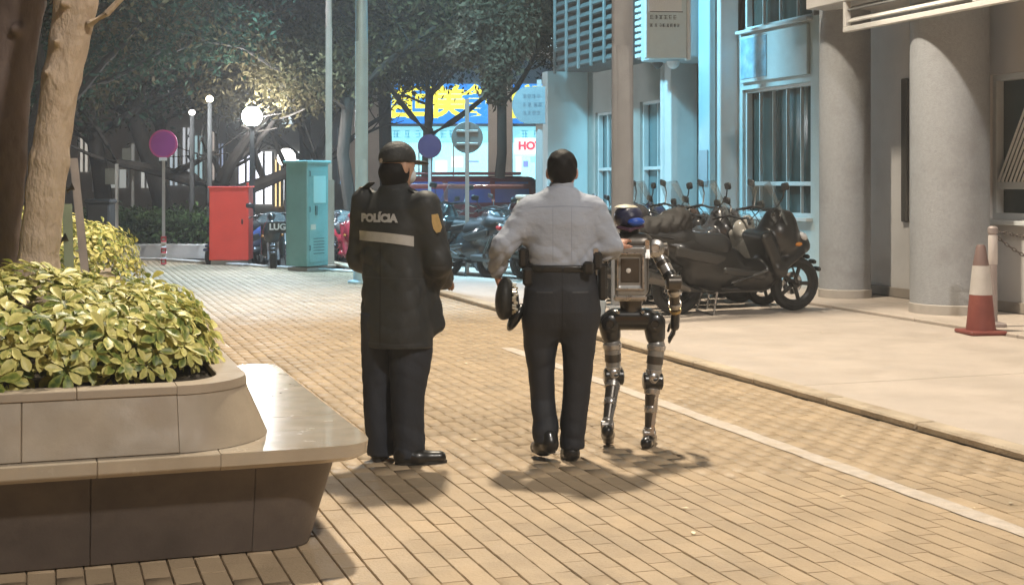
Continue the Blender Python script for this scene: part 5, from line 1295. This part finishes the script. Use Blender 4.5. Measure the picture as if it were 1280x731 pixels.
# back stripe, lettering and shoulder patch wrapped on the jacket surface
ob_j = [c for c in p1.children if c.name.startswith('jacket')][0]
def wrap_strip(name, us, vt, vb, mt, parent, jk, q, off=.006, n=26, ny=3):
    "strip projected from behind onto the jacket surface"
    vs = []; fs = []
    for i in range(n + 1):
        u = us[0] + (us[1] - us[0]) * i / n
        for j in range(ny + 1):
            v = vt(u) + (vb(u) - vt(u)) * j / ny; p = q(u, v, -.6)
            ok, loc, nor, _ = jk.ray_cast(p, Vector((0, 1, 0)))
            pt = (loc if ok else q(u, v, 0)); vs.append(pt + Vector((0, -off, 0)))
    for i in range(n):
        for j in range(ny):
            a = i * (ny + 1) + j; fs.append((a, a + 1, a + ny + 2, a + ny + 1))
    o = meshobj(name, vs, fs, mt, parent, True); return o
bpy.context.view_layer.update()
wrap_strip('reflective_stripe', (455, 527), lambda u: 289 + ((u - 475) / 45) ** 2 * 2.5 * (u > 475) + .03 * (u - 475), lambda u: 301 + ((u - 475) / 45) ** 2 * 3 * (u > 475) + .03 * (u - 475), m_refl, ob_j, ob_j, q1)
def wrap_text(name, txt, u, v, size, mt, jk, q, off=.008, bold=.004):
    o = text_mesh(name, txt, size, mt, jk, Matrix.Translation(q(u, v, 0)) @ Matrix.Rotation(math.pi / 2, 4, 'X'), .0, bold)
    me = o.data
    for vt in me.vertices:
        ok, loc, nor, _ = jk.ray_cast(Vector((vt.co.x, -.6, vt.co.z)), Vector((0, 1, 0)))
        if ok: vt.co.y = loc.y - off
    me.update(); return o
wrap_text('lettering', 'POLÍCIA', 482, 272.5, .056, m_refl, ob_j, q1)
m = MB(); pt = q1(554, 278, -.6); ok, loc, nor, _ = ob_j.ray_cast(pt, Vector((0, 1, 0))); base = loc if ok else q1(554, 278, -.15)
outl = [(-.03, .045), (.012, .05), (.034, -.02), (.024, -.045), (.004, -.05), (-.012, -.03)]
m.prism(outl, -.004, .004, lambda p: base + Vector((p.x, -.014 + p.z - p.x * .35, p.y))); m.build('shoulder_patch', mat('patch_gold', (.62, .44, .2), .5, var=.1, vscale=40), ob_j)
for (u, v, y, a) in ((463, 236, .1, -.5), (528, 243, -.06, .35)):
    m = MB(); m.box(q1(u, v, y) + Vector((0, 0, .01)), (.1, .045, .012), Rz(rot1) @ Ry(a), .004); m.build('epaulette', m_jack, ob_j)
    m = MB(); m.box(q1(u + (7 if a > 0 else -7), v + (2 if a > 0 else 3), y) + Vector((0, -.005, .018)), (.02, .03, .006), Rz(rot1) @ Ry(a), .002); m.build('epaulette_pip', mat('pip_silver', (.7, .68, .62), .3, .6), ob_j)

# ---------------------------------------------------------------- person in the grey shirt, walking away
D2 = FPX * HC / (572 - VH); S2 = FPX / D2
p2_ = empty('person', P(700, D2), -YAW, 'person in light grey shirt and black trousers walking away beside the robot', 'person')
def q2(u, v, y=0.0): return Vector(((u - 700) / S2, y, (572 - v) / S2))
t2 = lambda u: (u - 700) / S2
hc2 = q2(703, 214, .05); H2 = Vector((.12, .99, 0))
sL = q2(663, 263, .02); sR = q2(742, 263, .03); eL = q2(630, 306, -.05); wL = q2(620, 341, .02); eR = q2(763, 308, .0); wR = q2(772, 312, .13)
s = SDF(); head(s, hc2, H2)
s.cap(hc2 + Vector((0, -.01, -.05)), q2(702, 240, .03), .05, .055, .03)
s.stack([(.78, t2(701), .02, .14, .09), (1.05, t2(701), .02, .14, .09), (1.3, t2(702), .02, .16, .1), (1.43, t2(702), .03, .1, .07)], 0, k=.06)
s.cap(sL, eL, .042, .036).cap(eL, wL, .034, .026).cap(sR, eR, .042, .036).cap(eR, wR, .034, .026)
s.cap(q2(682, 400, .03), q2(680, 490, .1), .07, .05).cap(q2(680, 490, .1), q2(684, 545, -.08), .045, .034).cap(q2(722, 400, .03), q2(722, 490, 0), .07, .05).cap(q2(722, 490, 0), q2(714, 560, .0), .045, .034)
hand(s, wL, (.22, .25, -.8), (.85, .1, .1), .175, .8, side=-1)
hand(s, wR, (.42, .8, .38), (.1, .3, -1), .18, .35, side=-1)
b2_ = s.mesh('body', mat('skin_warm', (.46, .24, .17), .5, var=.06, vscale=20), p2_, .0075, None, 1); eyes(hc2, H2, b2_)
s = SDF(); R2 = Matrix((Vector((H2.y, -H2.x, 0)), H2, Vector((0, 0, 1)))).transposed()
s.ell(hc2 + Vector((0, -.004, .036)), (.083, .103, .086), R2, .02).ell(hc2 + Vector((0, -.032, -.012)), (.074, .076, .064), R2, .03)
s.ell(hc2 + H2 * .1 + Vector((0, 0, -.03)), (.13, .07, .1), R2, .01, True)
s.mesh('hair', m_hair, p2_, .007, lambda x, y, z: .002 * np.sin(x * 90) * np.sin(z * 80 + y * 60), 1)
s = SDF()
s.stack([(1.02, t2(701), .02, .168, .122), (1.07, t2(701), .02, .185, .132), (1.16, t2(701), .018, .187, .13), (1.28, t2(702), .018, .198, .132), (1.35, t2(702), .022, .192, .12), (1.4, t2(702), .026, .165, .098), (1.44, t2(702), .028, .12, .082), (1.475, t2(702), .03, .075, .068)], 0, 2.3, .05)
s.cap(sL, eL, .072, .06, .07).cap(eL, wL + Vector((.002, 0, .01)), .058, .042, .03).cap(sR, eR, .072, .06, .07).cap(eR, wR - Vector((.005, .02, .005)), .058, .042, .03)
s.mesh('shirt', m_shirt, p2_, .0085, folds(9, .0046, 80, lambda x, y, z: .2 + 1.8 * bump_at(z, 1.09, .08) + .7 * ((np.abs(x) > .19) * 1.0)), 1)
s = SDF(); s.stack([(1.452, t2(702), .03, .066, .062), (1.468, t2(702), .032, .07, .066), (1.5, t2(702.5), .036, .064, .062)], 0, 2.0, .01); s.mesh('collar', m_shirt, [c for c in p2_.children if c.name.startswith('shirt')][0], .007)
s = SDF()
s.stack([(.105, t2(682.5), -.06, .066, .084), (.15, t2(682), -.055, .066, .086), (.32, t2(678), .03, .067, .09), (.46, t2(677), .045, .074, .1), (.6, t2(676.5), .05, .092, .112), (.75, t2(679), .03, .108, .128), (.9, t2(686), .02, .11, .13)], 0, 2.2, .012)
s.stack([(.06, t2(715), -.01, .066, .082), (.12, t2(716), 0, .068, .086), (.32, t2(720), .01, .072, .092), (.46, t2(721.5), .01, .078, .1), (.6, t2(723.5), .01, .094, .112), (.75, t2(724), .02, .108, .128), (.9, t2(716), .02, .11, .13)], 0, 2.2, .012)
s.stack([(.66, t2(702), .03, .1, .07), (.71, t2(702), .03, .17, .12), (.8, t2(702), .02, .2, .15), (.92, t2(701), .02, .196, .143), (1.035, t2(701), .02, .185, .133)], 0, 2.4, .06)
s.mesh('trousers', m_trou2, p2_, .0085, folds(12, .0042, 60, lambda x, y, z: .35 + 1.1 * bump_at(z, .15, .1) + .5 * bump_at(z, .5, .1)), 1)
s = SDF(); s.stack([(1.015, t2(701), .02, .193, .14), (1.055, t2(701), .02, .194, .141)], 0, 2.4, .01); blt = s.mesh('belt', m_belt, p2_, .008)
for (u, v, y, sz, nm) in ((654, 322, -.02, (.05, .07, .11), 'belt_pouch'), (746, 325, -.03, (.05, .08, .1), 'belt_pouch'), (753, 352, .0, (.05, .09, .2), 'holster'), (734, 333, -.12, (.06, .04, .07), 'belt_pouch'), (660, 345, -.06, (.06, .05, .1), 'belt_pouch')):
    m = MB(); m.box(q2(u, v, y), sz, None, .014); m.build(nm, m_belt, blt)
m = MB(); m.tube([q2(742, 318, -.03), q2(748, 300, -.02), q2(750, 292, -.02)], .012, 8); m.build('radio_aerial', m_belt, blt, True)
m = MB(); m.box(q2(744, 316, -.045), (.035, .03, .06), None, .006); m.build('key_ring', mat('key_steel', (.5, .5, .5), .3, .8), blt)
shoe('shoe', q2(690, 567, -.15), q2(668, 567, .07), .03, p2_, .054); shoe('shoe', q2(714, 575, -.09), q2(711, 575, .18), 0, p2_, .052)
# seams, welt pockets and loops sewn on the cloth
bpy.context.view_layer.update()
ob_s = [c for c in p2_.children if c.name.startswith('shirt')][0]; ob_t = [c for c in p2_.children if c.name.startswith('trousers')][0]; ob_t1 = [c for c in p1.children if c.name.startswith('trousers')][0]
m_seam_s = mat('shirt_seam', (.27, .3, .37), .8); m_seam_d = mat('dark_seam', (.008, .008, .01), .8); m_seam_e = mat('edge_seam', (.045, .047, .052), .6)
wrap_strip('yoke_seam', (664, 741), lambda u: 257 + ((u - 702) / 40) ** 2 * 2, lambda u: 257.9 + ((u - 702) / 40) ** 2 * 2, m_seam_s, ob_s, ob_s, q2, .0015)
for u in (690, 713): wrap_strip('pleat_seam', (u, u + .8), lambda v: 258.5, lambda v: 325, m_seam_s, ob_s, ob_s, q2, .001, 2, 30)
wrap_strip('seat_seam', (701.3, 702.2), lambda u: 340, lambda u: 412, m_seam_d, ob_t, ob_t, q2, .001, 2, 30)
for u in (670, 714):
    wrap_strip('pocket_welt', (u, u + 20), lambda x: 362, lambda x: 364, m_seam_e, ob_t, ob_t, q2, .002)
for u in (676, 701, 728): wrap_strip('belt_loop', (u, u + 3), lambda x: 329, lambda x: 339.5, m_trou2, blt, blt, q2, .006, 2, 4)
wrap_strip('hem_seam', (463, 536), lambda u: 426, lambda u: 427, m_seam_e, ob_j, ob_j, q1, .0015)
wrap_strip('back_seam', (484.2, 485), lambda u: 304, lambda u: 428, m_seam_d, ob_j, ob_j, q1, .0015, 2, 40)
wrap_strip('waist_seam', (458, 540), lambda u: 345 + ((u - 490) / 40) ** 2, lambda u: 346 + ((u - 490) / 40) ** 2, m_seam_e, ob_j, ob_j, q1, .0015)
wrap_strip('sleeve_tab', (548, 566), lambda u: 331, lambda u: 335, m_seam_e, ob_j, ob_j, q1, .003, 8)
# the peaked cap in the hand
hcp = empty('peaked_cap', P(633, D2 + .0, 0), -YAW, 'dark peaked cap with a silver band held in a lowered hand', 'cap'); hcp.location.z = (572 - 373) / S2
s = SDF(); s.ell((-.01, 0, 0), (.052, .12, .118), Ry(.08), .02).ell((.03, .0, -.02), (.04, .085, .09), None, .03); s.mesh('crown', mat('cap_cloth', (.02, .02, .018), .6, bump=.3, bscale=50), hcp, .008)
s = SDF(); s.ell((.05, -.02, -.1), (.03, .075, .085), Ry(.5), .02); s.mesh('peak', mat('cap_patent', (.012, .012, .012), .25), hcp, .008)
m = MB()
for k in range(15):
    a = -1.1 + k * .157; m.box((.045 + .006 * math.cos(k * 2.1), -.115 * math.cos(a), .09 * math.sin(a)), (.024, .012, .015), Rx(a), .003)
m.build('silver_band', mat('band_silver', (.6, .58, .5), .3, .6, var=.2, vscale=60), hcp)

# ================================================================== walking robot
D3 = FPX * HC / (557 - VH); S3 = FPX / D3
rob = empty('humanoid_robot', P(788, D3), -YAW, 'short silver and black humanoid robot walking away wearing a dark blue cap', 'robot')
def q3(u, v, y=0.0): return Vector(((u - 788) / S3, y, (557 - v) / S3))
m_sil = mat('robot_silver', (.45, .43, .41), .3, .75, var=.12, vscale=14, rvar=.1); m_gun = mat('robot_gunmetal', (.09, .08, .07), .35, .6, var=.15, vscale=12); m_rblk = mat('robot_black', (.014, .014, .014), .28, coat=.3)
m_shell = mat('robot_shell_grey', (.27, .268, .262), .34, .4, var=.1, vscale=10)
def disc(name, c, axis, r, w, mt, parent, n=22):
    ax = Vector(axis).normalized(); x, y, d = frame(ax); R = Matrix((x, y, d)).transposed()
    m = MB(); m.lathe([(r * .8, -w / 2), (r, -w / 2 + .006), (r, w / 2 - .006), (r * .8, w / 2), (r * .45, w / 2 + .004), (r * .4, w / 2 - .004)], n, c, R); return m.build(name, mt, parent, True)
# torso
s = SDF(); s.box(q3(790, 335, .03), (.19, .16, .33), .05, None, .03).box(q3(790, 302, .03), (.23, .14, .09), .04, None, .05).cap(q3(789, 365, .02), q3(789, 388, .02), .075, .06, .03)
tor = s.mesh('torso', m_gun, rob, .009)
s = SDF(); s.box(q3(787, 338, -.065), (.18, .05, .29), .022, None, .01); s.box(q3(786, 338, -.1), (.14, .04, .18), .012, None, .008, True); pk = s.mesh('back_shell', m_shell, tor, .007)
m = MB(); m.box(q3(786, 337, -.078), (.11, .012, .14), None, .02); m.build('back_plate', m_gun, pk)
m = MB()
c0 = q3(786, 338, -.092)
for (dx, dz, w, h) in ((.002, .1, .13, .012), (0, -.1, .165, .014), (-.07, 0, .012, .19), (.072, 0, .014, .19)): m.box(c0 + Vector((dx, 0, dz)), (w, .012, h), None, .004)
m.build('back_frame', m_sil, pk)
m = MB(); m.lathe([(.012, -.003), (.014, 0), (.006, .003)], 12, q3(784, 337, -.087), Rx(math.pi / 2)); m.build('emblem', mat('emblem_pale', (.7, .68, .65), .4), pk, True)
m = MB(); m.box(q3(786, 371, -.07), (.19, .045, .035), None, .012); m.build('lower_rail', m_sil, pk)
for x in (-.09, .09):
    m = MB(); m.tube([q3(788, 300, -.06) + Vector((x, 0, 0)), q3(788, 322, -.085) + Vector((x, 0, 0))], .014, 8); m.build('strut', m_sil, pk, True)
# neck, head, cap
m = MB(); m.tube([q3(788, 298, .02), q3(787, 282, .03)], [.045, .04], 14); m.build('neck', m_rblk, rob, True)
s = SDF(); s.ell(q3(787, 276, .035), (.068, .085, .085), None, .02).box(q3(787, 288, .05), (.1, .12, .06), .03, None, .03); hd = s.mesh('head', m_rblk, rob, .008)
m = MB(); m.box(q3(787, 280, .118), (.09, .012, .07), None, .02); m.build('face_visor', mat('visor_black', (.01, .01, .012), .05), hd)
s = SDF(); s.ell(q3(786, 272, .03), (.085, .1, .075), None, .02); s.box(q3(786, 296, .03), (.3, .3, .12), .005, None, .012, True); s.mesh('cap', mat('cap_blue_black', (.015, .018, .055), .4, bump=.2, bscale=50), hd, .007)
s = SDF(); s.ell(q3(794, 277, -.055), (.052, .03, .024), Rz(.25), .01); s.mesh('cap_panel', mat('cap_royal_blue', (.015, .08, .42), .35), hd, .006)
s = SDF(); s.cap(q3(772, 284, -.03), q3(786, 287, -.075), .011, None, .01).cap(q3(786, 287, -.075), q3(803, 282, -.03), .011, None, .01); s.mesh('cap_trim', mat('cap_trim_red', (.06, .025, .05), .4), hd, .006)
m = MB(); m.lathe([(.07, 0), (.05, .012), (.01, .018)], 18, q3(783, 262, .03) + Vector((0, 0, .012)), None, False); m.build('cap_top', mat('cap_top_pale', (.5, .47, .36), .5), hd, True)
# arms
def limb3(name, a, b, ra, rb, mt, parent, bands=()):
    s = SDF(); s.cap(a, b, ra, rb, .02); o = s.mesh(name, mt, parent, .008, None, 1)
    for t, w, rr_, bm_ in bands:
        p = a.lerp(b, t); x, y, d = frame(b - a); m = MB(); R = Matrix((x, y, d)).transposed(); r = (ra + (rb - ra) * t) * rr_
        m.lathe([(r * .92, -w / 2), (r, -w / 2 + .004), (r, w / 2 - .004), (r * .92, w / 2)], 18, p, R); m.build('ring', bm_, o, True)
    return o
for sgn in (1, -1):
    if sgn > 0: sh, el, wr, tip = q3(819, 311, .02), q3(840, 352, -.06), q3(846, 392, .06), q3(844, 430, .08)
    else: sh, el, wr, tip = q3(757, 313, .04), q3(750, 356, .06), q3(752, 392, .16), q3(752, 418, .2)
    disc('shoulder_joint', sh, (0, -1, .1), .052, .1, m_sil, rob); disc('shoulder_motor', sh + Vector((sgn * .03, 0, -.01)), (1, 0, 0), .045, .09, m_gun, rob)
    limb3('upper_arm', sh + Vector((sgn * .02, 0, -.03)), el, .04, .034, m_sil, rob, ((.35, .03, 1.12, m_gun), (.75, .03, 1.15, m_rblk)))
    disc('elbow_joint', el, (1, .2, 0), .042, .085, m_gun, rob)
    fa = limb3('forearm', el, wr, .034, .028, m_gun, rob, ((.3, .035, 1.15, m_sil), (.72, .03, 1.3, m_sil), (.92, .02, 1.2, mat('robot_brass', (.45, .33, .15), .3, .7))))
    s = SDF(); d = (tip - wr); n_ = Vector((-sgn * .9, .3, 0)); s.cap(wr, wr + d * .45, .026, .028, .015)
    for k, (o_, l_) in enumerate(((-.022, .85), (-.007, 1.0), (.008, .97), (.022, .8))):
        a = wr + d * .42 + Vector((0, o_, 0)); b = a + d * .3 * l_ + n_ * .006; c = b + d * .28 * l_ + n_ * .022; s.cap(a, b, .0105, .01, .006).cap(b, c, .01, .008, .004)
    a = wr + d * .2 + Vector((0, .028, 0)); s.cap(a, a + d * .25 + Vector((-sgn * .02, .022, 0)), .011, .01, .01).cap(a + d * .25 + Vector((-sgn * .02, .022, 0)), a + d * .45 + Vector((-sgn * .03, .02, 0)), .01, .008, .004)
    s.mesh('hand', m_rblk, rob, .006, None, 1)
    if sgn < 0:
        m = MB(); m.box(q3(751, 388, .02), (.055, .03, .12), Ry(.1), .01); m.build('pale_panel', mat('panel_pale', (.6, .66, .68), .35), fa)
# pelvis and legs
s = SDF(); s.box(q3(789, 398, .02), (.24, .13, .1), .035, None, .03).cap(q3(765, 400, .02), q3(813, 400, .02), .055, None, .04); pv = s.mesh('pelvis', m_rblk, rob, .009)
for u in (772, 802): disc('hip_bolt', q3(u, 389, -.055), (0, -1, 0), .013, .012, m_chr, pv, 10)
legs = [dict(hip=q3(762, 404, .02), th=q3(766, 432, .03), kn=q3(768, 472, .05), an=q3(757, 527, -.12), heel=q3(757, 553, -.15), toe=q3(761, 557, .02), lift=.06),
        dict(hip=q3(818, 404, .02), th=q3(821, 434, .01), kn=q3(816, 476, .0), an=q3(811, 541, -.02), heel=q3(806, 557, -.08), toe=q3(817, 557, .1), lift=0)]
for L in legs:
    s = SDF(); s.cap(L['hip'], L['hip'].lerp(L['th'], .55), .066, .056, .03); hp_ = s.mesh('hip_shell', m_rblk, rob, .009)
    disc('hip_motor', L['hip'] + Vector((0, -.04, .0)), (0, -1, 0), .05, .06, m_rblk, rob)
    th = limb3('thigh', L['hip'].lerp(L['th'], .95), L['kn'] + (L['th'] - L['kn']) * .12, .05, .04, m_shell, rob, ((.06, .03, 1.1, m_sil), (.45, .05, 1.04, m_gun), (.85, .03, 1.12, m_sil)))
    disc('knee_joint', L['kn'], (1, .1, 0), .05, .11, m_rblk, rob); disc('knee_cap', L['kn'] + Vector((.0, -.02, .02)), (.3, -1, 0), .034, .06, m_sil, rob)
    v = L['an'] - L['kn']
    sh = limb3('shin', L['kn'] + v * .1, L['an'], .042, .026, m_gun, rob, ((.1, .035, 1.12, m_sil), (.48, .04, 1.1, m_sil), (.9, .02, 1.2, m_sil)))
    m = MB(); m.tube([L['kn'] + v * .15 + Vector((.026, -.035, 0)), L['an'] + Vector((.012, -.03, 0))], .011, 8); m.build('calf_rod', m_sil, rob, True)
    s = SDF(); s.cap(L['kn'] + v * .18 + Vector((0, .02, 0)), L['kn'] + v * .62, .036, .028, .02); s.mesh('shin_guard', m_rblk, rob, .008)
    disc('ankle_joint', L['an'], (1, 0, 0), .03, .07, m_sil, rob)
    a, b = L['heel'], L['toe']; s = SDF(); l = Vector((0, 0, L['lift']))
    s.cap(a + l + Vector((0, 0, .03)), b + Vector((0, 0, .024)), .034, .032, .02).cap(a + (b - a) * .35 + l * .65 + Vector((0, 0, .03)), L['an'] + Vector((0, 0, -.01)), .03, .024, .03)
    s.box((a + b) / 2 + Vector((0, 0, -.05)), (.5, .5, .1), .003, None, .006, True); s.mesh('foot', m_rblk, rob, .008)

# fallen leaves and specks on the paving
n = 130; L = []
while len(L) < n:
    x, y = random.uniform(-1, 8), random.uniform(3.6, 16); D = x * SA + y * CA
    if D < 4.5 or (x < 1.35 and 5.2 < y < 8.1): continue
    L.append((x, y))
Vs = []; Fs = []
for i, (x, y) in enumerate(L):
    a = random.uniform(0, 6.28); r = random.uniform(.006, .03); z = .006 if x < 4.99 else .052; c, s_ = math.cos(a), math.sin(a)
    for t, w, h in ((-1, 0, 0), (0, -.45, .004), (1, 0, .002), (.1, .45, .004)): Vs.append((x + r * (t * c - w * s_), y + r * (t * s_ + w * c), z + h))
    Fs.append((4 * i, 4 * i + 1, 4 * i + 2, 4 * i + 3))
tag(fastmesh('leaf_litter', np.array(Vs), np.array(Fs), mat('litter_pale', (.7, .62, .45), .7, island=.4)), 'small fallen leaves and specks scattered over the paving', 'litter', kind='stuff')
# thin haze added to lift the dark background and glow round lamps
hzm = bpy.data.materials.new('added_haze'); hzm.use_nodes = True; nt = hzm.node_tree
for q in list(nt.nodes): nt.nodes.remove(q)
pvn = nt.nodes.new('ShaderNodeVolumePrincipled'); pvn.inputs['Density'].default_value = .0031; pvn.inputs['Color'].default_value = (.9, .92, .95, 1); pvn.inputs['Anisotropy'].default_value = .3
on = nt.nodes.new('ShaderNodeOutputMaterial'); nt.links.new(pvn.outputs[0], on.inputs['Volume'])
m = MB(); m.box((0, 50, 9.4), (304, 304, 21.2)); tag(m.build('haze', hzm), kind='stuff')
